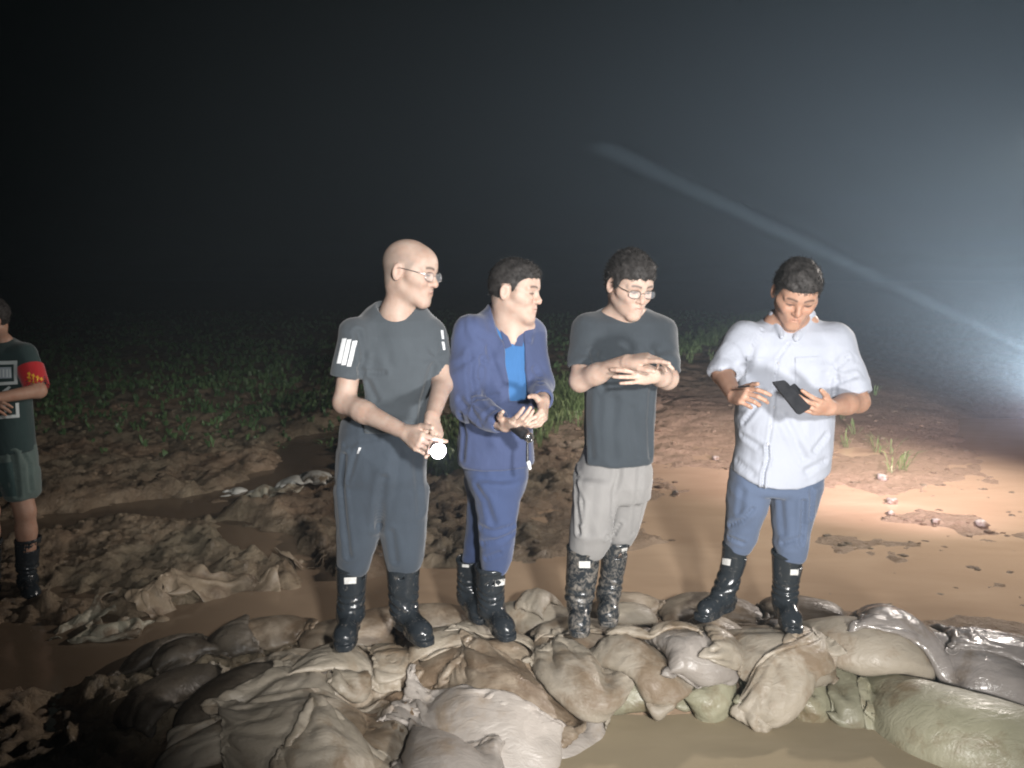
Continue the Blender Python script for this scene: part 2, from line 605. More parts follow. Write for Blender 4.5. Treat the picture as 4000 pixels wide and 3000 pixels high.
def fold_up(S, P, fill, seed):
    """refine a settled sack and press gathered folds into its cloth: they fan out from the tied end and the seam"""
    nu, nv = S.nu, S.nv
    k0 = (nu + 1) * (nv + 1)
    top = P[S.top]
    bot = top.copy(); bot[1:-1, 1:-1] = P[k0:].reshape(nu - 1, nv - 1, 3)
    def up(A):
        for ax in (0, 1):
            A = np.moveaxis(A, ax, 0)
            n = A.shape[0]
            B = np.empty((2 * n - 1,) + A.shape[1:])
            B[::2] = A
            m = np.pad(A, [(1, 1)] + [(0, 0)] * (A.ndim - 1), mode='edge')
            B[1::2] = (9 * (A[:-1] + A[1:]) - m[:-3] - m[3:]) / 16 if n > 3 else (A[:-1] + A[1:]) / 2
            A = np.moveaxis(B, 0, ax)
        return A
    out_ = []
    a, b = 2 * nu + 1, 2 * nv + 1
    u, v = np.meshgrid(np.linspace(-1, 1, a), np.linspace(-1, 1, b), indexing='ij')
    edge = np.minimum(1 - np.abs(u), 1 - np.abs(v))
    slack = min(1.15 - fill, .68)
    for gi, g in enumerate((top, bot)):
        A = up(g)
        du, dv = np.gradient(A, axis=0), np.gradient(A, axis=1)
        N = np.cross(du, dv); N /= np.linalg.norm(N, axis=2, keepdims=True) + 1e-9
        if gi: N = -N
        w = .35 * vnoise(u * 2.2 + seed, v * 2.2) + .15 * vnoise(u * 5 + seed, v * 5 + 3)
        off = .5 * math.sin(seed)
        th1 = np.arctan2(v - off * .6 + w, u + 1.25)
        th2 = np.arctan2(v + off * .5 + w, 1.3 - u)
        r1 = np.abs(np.sin(th1 * 9 + seed)) ** .7; r2 = np.abs(np.sin(th2 * 8 + seed * 2)) ** .7
        e1 = np.exp(-((u + 1.05) / (.55 + .6 * slack)) ** 2); e2 = np.exp(-((u - 1.05) / (.35 + .5 * slack)) ** 2)
        lng = 1 - np.abs(np.sin((v * 3.3 + u * (1.2 * math.cos(seed * 1.7)) + w * 2.2) * 2.4 + seed)) ** .6
        d = .017 * slack * (e1 * (r1 - .6) + .7 * e2 * (r2 - .6)) - .016 * slack ** 1.5 * (lng - .3) * (.35 + .65 * sstep(-.3, .5, vnoise(u * 1.4 + seed, v * 1.4 + 9)))
        d += .004 * fbm(u * 4 + seed, v * 3, octv=3)
        d *= sstep(0, .10, edge) * .9 + .1
        out_.append(A + N * d[..., None])
    T_, B_ = out_
    idt = np.arange(a * b).reshape(a, b)
    idb = idt.copy()
    idb[1:-1, 1:-1] = np.arange(a * b, a * b + (a - 2) * (b - 2)).reshape(a - 2, b - 2)
    V = np.concatenate([T_.reshape(-1, 3), B_[1:-1, 1:-1].reshape(-1, 3)])
    qt = np.stack([idt[:-1, :-1], idt[1:, :-1], idt[1:, 1:], idt[:-1, 1:]], -1).reshape(-1, 4)
    qb = np.stack([idb[:-1, :-1], idb[:-1, 1:], idb[1:, 1:], idb[1:, :-1]], -1).reshape(-1, 4)
    return V, np.concatenate([qt, qb])
def bag_material(name, c1, c2, mudc, rough, mud_amt, coat=0.0):
    m, nt, b = new_mat(name)
    v = coords(nt)
    info = nd(nt, 'ShaderNodeObjectInfo')
    ad = nd(nt, 'ShaderNodeVectorMath'); ad.operation = 'ADD'
    mul = nd(nt, 'ShaderNodeVectorMath'); mul.operation = 'SCALE'; mul.inputs['Scale'].default_value = 37.0
    cb = nd(nt, 'ShaderNodeCombineXYZ')
    nt.links.new(info.outputs['Random'], cb.inputs[0]); nt.links.new(info.outputs['Random'], cb.inputs[2])
    nt.links.new(cb.outputs[0], mul.inputs[0]); nt.links.new(v, ad.inputs[0]); nt.links.new(mul.outputs[0], ad.inputs[1])
    vec = ad.outputs[0]
    col = ramp(nt, noise(nt, vec, 7, 5), [(0.35, c1), (0.65, c2)])
    lo = 0.62 - 0.3 * mud_amt
    msk = ramp(nt, noise(nt, vec, 3.2, 8, 0.68, 0.4), [(lo, 0.0), (lo + 0.13, 1.0)])
    col = mix(nt, msk, col, mudc)
    # random lightness from bag to bag
    hsv = nd(nt, 'ShaderNodeHueSaturation')
    mr = nd(nt, 'ShaderNodeMapRange'); mr.inputs['To Min'].default_value = 0.78; mr.inputs['To Max'].default_value = 1.15
    nt.links.new(info.outputs['Random'], mr.inputs[0]); nt.links.new(mr.outputs[0], hsv.inputs['Value'])
    nt.links.new(col, hsv.inputs['Color'])
    nt.links.new(hsv.outputs[0], b.inputs['Base Color'])
    r = ramp(nt, noise(nt, vec, 11, 4), [(0.35, rough[0]), (0.65, rough[1])])
    nt.links.new(r, b.inputs['Roughness'])
    b.inputs['Specular IOR Level'].default_value = 0.45
    if coat:
        b.inputs['Coat Weight'].default_value = coat; b.inputs['Coat Roughness'].default_value = 0.12
    mp = nd(nt, 'ShaderNodeMapping'); mp.inputs['Scale'].default_value = (1, 2.6, 1.6)
    nt.links.new(vec, mp.inputs[0])
    f0 = noise(nt, mp.outputs[0], 9, 5, 0.6, 1.2)
    sb = nd(nt, 'ShaderNodeMath'); sb.operation = 'SUBTRACT'; sb.inputs[1].default_value = 0.5; nt.links.new(f0, sb.inputs[0])
    ab = nd(nt, 'ShaderNodeMath'); ab.operation = 'ABSOLUTE'; nt.links.new(sb.outputs[0], ab.inputs[0])
    pw = nd(nt, 'ShaderNodeMath'); pw.operation = 'POWER'; pw.inputs[1].default_value = 0.6; nt.links.new(ab.outputs[0], pw.inputs[0])
    f = pw.outputs[0]
    g = noise(nt, vec, 90, 3, 0.6)
    mx = nd(nt, 'ShaderNodeMath'); mx.operation = 'MULTIPLY_ADD'; mx.inputs[1].default_value = 0.16
    nt.links.new(g, mx.inputs[0]); nt.links.new(f, mx.inputs[2])
    bump(nt, b, mx.outputs[0], 0.3, 0.02)
    return m


MB = {
    't': bag_material('bag_tan', (0.31, 0.27, 0.21), (0.38, 0.335, 0.27), (0.22, 0.165, 0.11), (0.34, 0.6), 0.45),
    'p': bag_material('bag_pale', (0.30, 0.27, 0.24), (0.37, 0.335, 0.30), (0.26, 0.205, 0.15), (0.3, 0.5), 0.25),
    'b': bag_material('bag_brown', (0.25, 0.20, 0.145), (0.33, 0.275, 0.21), (0.16, 0.115, 0.075), (0.30, 0.55), 0.6),
    'w': bag_material('bag_wet', (0.26, 0.235, 0.215), (0.34, 0.31, 0.29), (0.19, 0.15, 0.11), (0.10, 0.26), 0.35, 0.6),
    'k': bag_material('bag_shade', (0.085, 0.072, 0.055), (0.13, 0.11, 0.085), (0.06, 0.048, 0.035), (0.35, 0.6), 0.6),  # shade of the unlit lower left corner, put into the bag colour
    'g': bag_material('bag_green', (0.27, 0.26, 0.18), (0.34, 0.325, 0.235), (0.19, 0.15, 0.09), (0.3, 0.5), 0.35),
}
NBAG = 0


def sandbag(u, v, z, L, Wd, yaw, fill, mat, label, seed=None, group='sandbags of the dike', name='sandbag', **kw):
    global NBAG
    NBAG += 1
    x, y, _ = G(u, v, z)
    S, P = sim(L, Wd, x, y, math.radians(yaw), fill, seed or NBAG * 11, **kw)
    P = lap_smooth(S, P, 1, 0.35)
    raster_top(P[S.top])
    P = lap_smooth(S, P, 3 if fill < .42 else 1, 0.45 if fill < .42 else .1)
    P, F = fold_up(S, P, fill, NBAG * 3.3)
    c = P.mean(0)
    o = mesh_obj(name, P - c, F, MB[mat])
    o.location = c
    tag(o, label, 'sandbag' if name == 'sandbag' else 'sack', group)
    return o


BAGS = [
    # lower courses, waterline first: u, v, z, length, width, yaw, fill, material, label
    (2470, 2690, -0.02, .62, .34, 4, .60, 'g', 'flat sandbag lying half under water at the front foot of the dike'),
    (2720, 2672, 0.00, .42, .30, 75, .70, 'g', 'greenish sandbag end at the waterline between a flat bag and a folded one'),
    (2925, 2680, 0.00, .44, .34, 80, .70, 'g', 'greenish rounded sandbag end just below the bag with the folded flap'),
    (3098, 2672, 0.00, .42, .24, 85, .74, 'g', 'narrow upright sandbag end at the waterline left of the round one'),
    (3240, 2682, 0.00, .42, .26, 92, .80, 'g', 'small round sandbag end with a dark slit at the waterline'),
    (3760, 2790, -0.02, 1.10, .60, -22, .85, 'g', 'large pale green sandbag lying partly in the pool at lower right'),
    (2130, 2800, -0.02, .62, .46, -8, .75, 'p', 'pale flat sandbag reaching into the pool below the long white one'),
    (3500, 2520, .05, .80, .45, -6, .6, 'b', 'brown sandbag buried under the wet shiny bags'),
    (2240, 2560, .08, .70, .42, 12, .6, 'b', 'brown sandbag buried in the dike below the creased triangular bag'),
    (1850, 2600, .08, .70, .42, 20, .6, 'b', 'brown sandbag buried below the long pale bag'),
    (1400, 2680, .05, .75, .45, 30, .6, 'b', 'brown sandbag buried below the deeply wrinkled bag'),
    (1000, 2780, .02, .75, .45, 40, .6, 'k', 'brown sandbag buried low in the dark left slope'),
    (2780, 2370, .08, .70, .40, 4, .55, 'b', 'muddy sandbag behind the boots of the man in the white shirt'),
    (3120, 2380, .06, .62, .36, -6, .55, 'b', 'muddy sandbag at the back of the dike right of the white shirt man'),
    (2440, 2370, .08, .60, .38, 30, .55, 'b', 'muddy sandbag behind the man in grey trousers'),
    (2100, 2390, .08, .66, .40, -20, .6, 't', 'sandbag at the back of the dike between the two middle men'),
    (1740, 2420, .08, .66, .40, 8, .55, 'b', 'muddy sandbag behind the boots of the man in the blue jacket'),
    (1400, 2440, .08, .66, .40, 15, .55, 'b', 'muddy sandbag behind the left boot of the man with the torch'),
    (1060, 2500, .03, .62, .38, 25, .5, 'b', 'dark muddy sandbag at the shaded left end of the back row'),
    # upper course
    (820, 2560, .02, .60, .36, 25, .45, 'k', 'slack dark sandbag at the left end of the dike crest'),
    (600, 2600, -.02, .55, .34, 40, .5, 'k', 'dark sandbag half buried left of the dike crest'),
    (700, 2800, -.03, .60, .40, 60, .45, 'k', 'sandbag coloured nearly black to stand for deep shade at lower left'),
    (1000, 2610, .07, .50, .30, 28, .35, 't', 'slack sandbag with a lit folded edge on the dark left slope'),
    (920, 2950, .03, .70, .42, 12, .35, 't', 'slack creased sandbag cut by the bottom edge at left'),
    (1080, 2750, .10, .60, .42, 50, .30, 't', 'small slack sandbag left of the deeply wrinkled one'),
    (1300, 2560, .17, .72, .46, 14, .32, 't', 'flat wrinkled sandbag under the left boot of the man with the torch'),
    (1640, 2510, .17, .66, .42, 25, .40, 't', 'sandbag under the right boot of the man with the torch'),
    (1960, 2450, .17, .64, .42, -6, .38, 't', 'flat sandbag under the boots of the man in the blue jacket'),
    (2270, 2420, .17, .60, .40, 5, .36, 't', 'flat sandbag under the boots of the man in grey trousers'),
    (2620, 2400, .17, .62, .36, -4, .38, 'b', 'muddy sandbag between the two right hand men'),
    (2900, 2410, .17, .70, .40, -3, .42, 'b', 'muddy sandbag under the boots of the man in the white shirt'),
    (3150, 2420, .16, .50, .32, -14, .38, 'w', 'wet dark sandbag beside the boot of the man in the white shirt'),
    (3780, 2505, .10, .42, .28, -14, .6, 'w', 'small dark shiny sandbag behind the wet striped one'),
    (3960, 2500, .10, .46, .30, 25, .6, 'w', 'dark shiny sandbag on the crest at the right frame edge'),
    (2000, 2600, .16, .74, .44, -24, .42, 'b', 'brown sandbag with a gathered tied neck below the blue jacket man'),
    (2265, 2560, .14, .56, .38, -38, .45, 't', 'creased triangular sandbag fold in the middle of the front face'),
    (2490, 2565, .13, .52, .36, -42, .5, 't', 'tapering tan sandbag just left of the round pale bag'),
    (2680, 2545, .15, .46, .40, 10, .72, 'p', 'round pale sandbag bulging from the middle of the front face'),
    (2560, 2450, .22, .52, .26, -10, .35, 't', 'thin slack sandbag lying on top behind the round pale bag'),
    (2950, 2510, .15, .78, .48, 4, .52, 't', 'wide sandbag in front of the boots of the man in the white shirt'),
    (3310, 2505, .14, .80, .48, -8, .62, 't', 'big smooth tan sandbag right of the folded flap'),
    (3670, 2560, .11, .95, .48, -20, .55, 'w', 'wet shiny sandbag with bright stripes of light on its folds'),
    (3960, 2590, .11, .70, .42, -25, .55, 'w', 'wet shiny crumpled sandbag cut by the right frame edge'),
    (3085, 2555, .20, .74, .27, 33, .40, 't', 'sandbag lying diagonally across the front face, left of the big smooth one'),
    (1230, 2790, .14, .86, .52, 20, .34, 't', 'large deeply wrinkled sandbag at lower left of centre'),
    (1850, 2720, .14, .88, .42, -18, .46, 'p', 'long pale sandbag with a pointed right end'),
    (1400, 2950, .10, .74, .46, -12, .55, 't', 'rounded tan sandbag cut by the bottom edge of the photograph'),
    (1740, 2850, .13, .56, .44, -14, .74, 'p', 'plump pale lilac sandbag bulging at the bottom centre'),
    (2110, 2320, .17, .34, .26, 60, .7, 't', 'small pointed sandbag standing up between the two middle men'),
    (2450, 2350, .16, .32, .26, 10, .75, 't', 'small round sandbag right of the muddy boots'),
    (1345, 2560, .24, .20, .15, 10, .9, 't', 'fist sized tan bag lump at the toe of the leftmost boot'),
]
import time
_t0 = time.time()
for b in BAGS:
    u, v, z, L, Wd, yaw, fill, mat, label = b
    small = L < 0.36
    sandbag(u, v, z, L, Wd, yaw, fill, mat, label, nu=20 if small else int(min(46, max(26, L / 0.019))), nv=14 if small else int(min(28, max(16, Wd / 0.018))),
            crumple=0.014 if fill < 0.45 else 0.008, steps=40 if fill < .5 else 34, iters=8)
print('bags', time.time() - _t0, 'top z under boots', [round(float(hsample(*G(uu, vv, .22)[:2])), 3) for uu, vv in ((1350, 2500), (1610, 2490), (1940, 2470), (1820, 2390), (2250, 2430), (2370, 2390), (2790, 2390), (3070, 2430))])
# ------------------------------------------------------------------ implicit surfaces for bodies and clothes
def nrm(v):
    v = np.asarray(v, float)
    return v / (np.linalg.norm(v) + 1e-12)


def lmix(a, b, t):
    return np.asarray(a, float) * (1 - t) + np.asarray(b, float) * t


class Prim:
    def __init__(s, fn, lo, hi, k=0.01, op='add'):
        s.fn, s.lo, s.hi, s.k, s.op = fn, np.asarray(lo, float), np.asarray(hi, float), k, op


def rcone(a, b, ra, rb, k=0.01, op='add', flat=None):
    a, b = np.asarray(a, float), np.asarray(b, float)
    v = b - a; L2 = max(float(v @ v), 1e-9)
    def f(X, Y, Z):
        t = np.clip(((X - a[0]) * v[0] + (Y - a[1]) * v[1] + (Z - a[2]) * v[2]) / L2, 0, 1)
        return np.sqrt((X - a[0] - t * v[0]) ** 2 + (Y - a[1] - t * v[1]) ** 2 + (Z - a[2] - t * v[2]) ** 2) - (ra + (rb - ra) * t)
    r = max(ra, rb)
    return Prim(f, np.minimum(a, b) - r, np.maximum(a, b) + r, k, op)


def ell(c, r, R=None, k=0.01, op='add'):
    c, r = np.asarray(c, float), np.asarray(r, float)
    R = np.eye(3) if R is None else R        # rows = local axes in world
    m = r.min()
    def f(X, Y, Z):
        x, y, z = X - c[0], Y - c[1], Z - c[2]
        q = [(R[i, 0] * x + R[i, 1] * y + R[i, 2] * z) / r[i] for i in range(3)]
        k0 = np.sqrt(q[0] ** 2 + q[1] ** 2 + q[2] ** 2)
        k1 = np.sqrt((q[0] / r[0]) ** 2 + (q[1] / r[1]) ** 2 + (q[2] / r[2]) ** 2) + 1e-6
        return k0 * (k0 - 1) / k1
    e = np.full(3, r.max())
    return Prim(f, c - e, c + e, k, op)


def zloft(secs, k=0.03, op='add', p=2.3, rnd=0.02, grow=0.0):
    """stack of ellipses: (z, cx, cy, rx, ry) from low to high"""
    S = np.array(sorted(secs), float)
    def f(X, Y, Z):
        z = Z[0:1, 0:1, :]
        g = [np.interp(z, S[:, 0], S[:, i]).astype(np.float32) for i in range(1, 5)]
        rx, ry = g[2] + grow, g[3] + grow
        q = (np.abs((X - g[0]) / rx) ** p + np.abs((Y - g[1]) / ry) ** p) ** (1 / p)
        d = (q - 1) * np.minimum(rx, ry)
        e = np.maximum(S[0, 0] - z, z - S[-1, 0]) + np.zeros_like(d)
        h = np.clip(0.5 + 0.5 * (d - e) / rnd, 0, 1)
        return d * h + e * (1 - h) + rnd * h * (1 - h)
    lo = (S[:, 1] - S[:, 3] - grow).min(), (S[:, 2] - S[:, 4] - grow).min(), S[0, 0]
    hi = (S[:, 1] + S[:, 3] + grow).max(), (S[:, 2] + S[:, 4] + grow).max(), S[-1, 0]
    return Prim(f, np.array(lo) - .01, np.array(hi) + .01, k, op)


def half(fn, op='sub', k=0.006):
    return Prim(fn, (-1e9,) * 3, (1e9,) * 3, k, op)


def mesh_field(prims, res, pad=0.02, bounds=None):
    adds = [p for p in prims if p.op == 'add']
    if bounds is None:
        lo = np.min([p.lo for p in adds], 0) - pad
        hi = np.max([p.hi for p in adds], 0) + pad
    else:
        lo, hi = np.asarray(bounds[0], float), np.asarray(bounds[1], float)
    n = np.ceil((hi - lo) / res).astype(int) + 1
    F = np.full(tuple(n), 0.08, np.float32)
    ax = [(lo[i] + np.arange(n[i]) * res).astype(np.float32) for i in range(3)]
    for p in prims:
        m = p.k + 4 * res
        i0 = np.clip(np.floor((p.lo - m - lo) / res), 0, n - 1).astype(int)
        i1 = np.clip(np.ceil((p.hi + m - lo) / res) + 1, 1, n).astype(int)
        if (i1 <= i0).any(): continue
        sl = tuple(slice(i0[i], i1[i]) for i in range(3))
        X = ax[0][sl[0]][:, None, None]; Y = ax[1][sl[1]][None, :, None]; Z = ax[2][sl[2]][None, None, :]
        d = p.fn(X, Y, Z).astype(np.float32)
        a = F[sl]; k = p.k
        if p.op == 'add':
            h = np.clip(0.5 + 0.5 * (a - d) / k, 0, 1)
            F[sl] = a * (1 - h) + d * h - k * h * (1 - h)
        else:
            d = -d
            h = np.clip(0.5 - 0.5 * (a - d) / k, 0, 1)
            F[sl] = a * (1 - h) + d * h + k * h * (1 - h)
    g = openvdb.FloatGrid(0.06)
    g.copyFromArray(np.clip(F, -0.06, 0.06))
    pts, tri, quad = g.convertToPolygons(0.0, 0.0)
    return pts.astype(np.float64) * res + lo, quad[:, ::1].astype(np.int64)


def vert_normals(V, Qd):
    n = np.cross(V[Qd[:, 2]] - V[Qd[:, 0]], V[Qd[:, 3]] - V[Qd[:, 1]])
    N = np.zeros_like(V)
    for i in range(4):
        np.add.at(N, Qd[:, i], n)
    return N / (np.linalg.norm(N, axis=1, keepdims=True) + 1e-12)


def smooth_mesh(V, Qd, n=1, k=0.5):
    deg = np.bincount(Qd.ravel(), minlength=len(V))[:, None] * 2.0
    for _ in range(n):
        A = np.zeros_like(V)
        for i in range(4):
            np.add.at(A, Qd[:, i], V[Qd[:, (i + 1) % 4]] + V[Qd[:, (i + 3) % 4]])
        V = V * (1 - k) + A / deg * k
    return V


from mathutils.bvhtree import BVHTree


def bvh(V, Qd):
    return BVHTree.FromPolygons([tuple(p) for p in V], [tuple(int(i) for i in f) for f in Qd])


def hit(tree, u, v):
    """where the sight line of a photograph pixel meets a surface"""
    r = nrm(ray(u, v))
    loc, n, i, d = tree.ray_cast(Vector((0, 0, CZ)), Vector(r))
    return None if loc is None else (np.array(loc), np.array(n))


def polyline_px(tree, pts, step=12):
    out_ = []
    for (a, b), (c, d) in zip(pts[:-1], pts[1:]):
        n = max(2, int(math.hypot(c - a, d - b) / step))
        for i in range(n + 1):
            h = hit(tree, a + (c - a) * i / n, b + (d - b) * i / n)
            if h: out_.append(h[0])
    return np.array(out_) if out_ else None


def garment(name, prims, res, mat, parent, wr=0.006, wscale=(9, 9, 4), seed=0, creases=(), sm=1, bounds=None, tensions=()):
    V, Qd = mesh_field(prims, res, bounds=bounds)
    V = smooth_mesh(V, Qd, sm)
    N = vert_normals(V, Qd)
    s = seed * 7.13
    # long soft folds: ridged noise stretched along the cloth, warped
    x, y, z = V.T
    wx = x + 0.05 * fbm(x * 6 + s, y * 6, z * 6, octv=2)
    wz = z + 0.05 * fbm(x * 6 + 4, y * 6 + s, z * 6, octv=2)
    a = fbm(wx * wscale[0] + s, y * wscale[1], wz * wscale[2], octv=3)
    b = 1 - 2 * np.abs(fbm((wx + wz * 0.6) * wscale[0] * 0.8 + s, y * wscale[1], (wz - wx * 0.6) * wscale[2] * .9, octv=2))
    d = wr * (0.7 * a + 0.6 * b)
    for P0, rad, cnt, amp in tensions:     # radiating folds around a point (armpit, elbow, crotch)
        q = V - P0
        r_ = np.linalg.norm(q, axis=1)
        ang = np.arctan2(q[:, 2], q[:, 0]) + 1.5 * r_ / rad * vnoise(x * 7 + s, z * 7)
        d += amp * np.exp(-(r_ / rad) ** 2) * np.cos(ang * cnt + s + 3 * vnoise(x * 9, y * 9 + s, z * 9)) * np.clip(r_ / (rad * .3), 0, 1)
    V2 = V + N * d[:, None]
    if creases:
        tree = bvh(V2, Qd)
        for pts, depth, width in creases:
            L = polyline_px(tree, pts)
            if L is None: continue
            near = (V2 > L.min(0) - 4 * width).all(1) & (V2 < L.max(0) + 4 * width).all(1)
            idx = np.nonzero(near)[0]
            if not len(idx): continue
            dist = np.full(len(idx), 1e9)
            for p in L:
                dist = np.minimum(dist, np.linalg.norm(V2[idx] - p, axis=1))
            g = np.exp(-(dist / width) ** 2) - 0.55 * np.exp(-((dist - 2 * width) / width) ** 2)
            V2[idx] -= N[idx] * (depth * g)[:, None]
    o = mesh_obj(name, V2, Qd, mat, parent)
    o['_t'] = 0
    del o['_t']
    return o, V2, Qd


def decal(name, tree, corners, mat, parent, nu=6, nv=6, off=0.002, thick=0.0, rnd=0.0):
    """a flat print or label lying on a surface; corners in photograph pixels, clockwise from top left"""
    c = np.array(corners, float)
    V, ok = [], True
    for j in range(nv + 1):
        for i in range(nu + 1):
            s, t = i / nu, j / nv
            p = (c[0] * (1 - s) + c[1] * s) * (1 - t) + (c[3] * (1 - s) + c[2] * s) * t
            h = hit(tree, *p)
            if h is None:
                if not V: return None
                V.append(V[-1]); continue
            n = h[1] if h[1] @ ray(*p) < 0 else -h[1]
            V.append(h[0] + n * off)
    F = [(j * (nu + 1) + i, (j + 1) * (nu + 1) + i, (j + 1) * (nu + 1) + i + 1, j * (nu + 1) + i + 1) for j in range(nv) for i in range(nu)]
    return mesh_obj(name, V, F, mat, parent)


# ------------------------------------------------------------------ anatomy
def frame_of(fwd, up):
    f = nrm(fwd); r = nrm(np.cross(f, up)); u = np.cross(r, f)
    return np.stack([r, f, u])       # rows: person's right, forward, up


def head_prims(c, R, s=1.0, neck_to=None, neck_r=0.054, wide=1.0):
    c = np.asarray(c, float)
    def P(x, y, z): return c + s * (x * wide * R[0] + y * R[1] + z * R[2])
    def E(x, y, z, a, b, d, k=.012, op='add', RR=None): return ell(P(x, y, z), np.array((a * wide, b, d)) * s, R if RR is None else RR, k * s, op)
    def C(p, q, ra, rb, k=.01, op='add'): return rcone(P(*p), P(*q), ra * s, rb * s, k * s, op)
    L = [E(0, -.014, .034, .077, .097, .086), E(0, .030, -.028, .060, .060, .083, .03)]
    L += [E(0, .05, .045, .055, .042, .045, .03)]
    for g in (-1, 1):
        L += [C((g * .050, -.002, -.046), (g * .012, .066, -.092), .014, .014, .03), C((g * .056, .036, -.008), (g * .040, .068, -.020), .017, .016, .025),
              C((g * .012, .085, .026), (g * .046, .073, .024), .009, .008, .014)]
    L += [C((-.006, .070, -.094), (.006, .070, -.094), .017, .017, .02)]
    for g in (-1, 1):
        L += [E(g * .031, .100, .004, .017, .016, .011, .012, 'sub'), E(g * .031, .0715, .004, .0145, .0145, .0135, .004)]
    L += [C((0, .083, .014), (0, .104, -.020), .0075, .0105, .012), C((0, .101, -.022), (0, .104, -.026), .011, .0105, .006)]
    for g in (-1, 1):
        L += [E(g * .0125, .093, -.027, .008, .010, .0075, .006), E(g * .0075, .098, -.0365, .0042, .005, .004, .003, 'sub')]
    L += [E(0, .076, -.057, .026, .014, .019, .022)]
    L += [C((-.018, .082, -.0525), (0, .0905, -.0525), .0050, .0062, .006), C((.018, .082, -.0525), (0, .0905, -.0525), .0055, .0065, .006),
          C((-.017, .082, -.0640), (.017, .082, -.0640), .0062, .0062, .007)]
    for g in (-1, 1):
        L += [C((g * .026, .079, -.0565), (0, .0955, -.0590), .0018, .0026, .003, 'sub')]
    for g in (-1, 1):
        th = g * 0.42
        e1 = nrm(R[0] * math.cos(th) + R[1] * math.sin(th) * 1)     # thin axis
        e2 = nrm(np.cross(R[2], e1))
        RR = np.stack([e1, e2, R[2]])
        L += [E(g * .079, -.012, .000, .0075, .0175, .031, .006, 'add', RR), E(g * .086, -.008, .004, .0055, .011, .019, .004, 'sub', RR)]
    L += [E(0, -.045, -.035, .052, .045, .05, .03)]
    if neck_to is not None:
        L += [rcone(P(0, -.022, -.055), neck_to, neck_r * s * .96, neck_r * 1.12, .035)]
    return L


def head_masks(V, c, R, s, hair_line=None, wide=1.0, buzz=None):
    q = (V - c) @ R.T / s
    x, y, z = q[:, 0] / wide, q[:, 1], q[:, 2]
    ax = np.abs(x)
    front = sstep(.045, .06, y)
    g = lambda d, w: np.exp(-(d / w) ** 2)
    lips = front * g((z + .0585 - .004 * np.cos(x * 90)) / 1.0, .0095) * sstep(.026, .019, ax)
    brow = front * g(z - (.0275 + .004 * np.sin((ax - .012) / .04 * 3.1)), .0048) * sstep(.008, .014, ax) * sstep(.053, .046, ax)
    eye = front * g(z - .0045, .0032) * sstep(.0165, .013, np.abs(ax - .031)) * sstep(.06, .066, y)
    eye += front * g(z - .0035, .0055) * g(ax - .031, .0055) * .8
    out_ = {'lips': lips, 'brow': np.clip(brow + eye, 0, 1)}
    b = np.zeros(len(V))
    if buzz is not None:
        lo_ = np.interp(y, [-.12, -.085, -.05, -.034, -.026, .010, .016, .030, .045, .06], [-.07, -.065, -.05, -.02, .03, .034, -.002, .01, .04, .2])
        hi_ = np.interp(y, *zip(*buzz))
        b = sstep(-.008, .012, z - lo_) * sstep(.030, -.030, z - hi_ + .01 * vnoise(x * 60, y * 60, z * 60))
    out_['buzz'] = b
    ear = g(ax - .080, .012) * g(y + .01, .02) * g(z, .03)
    out_['flush'] = np.clip(0.8 * ear + 0.6 * front * g(ax - .04, .02) * g(z + .02, .02) + .7 * front * g(ax, .014) * g(z + .025, .014), 0, 1)
    return out_


HAIRLINE = [(-.12, -.075), (-.085, -.070), (-.050, -.055), (-.034, -.020), (-.026, .034), (.010, .036), (.016, -.002), (.030, .002), (.038, .035), (.055, .052), (.075, .060), (.11, .064)]


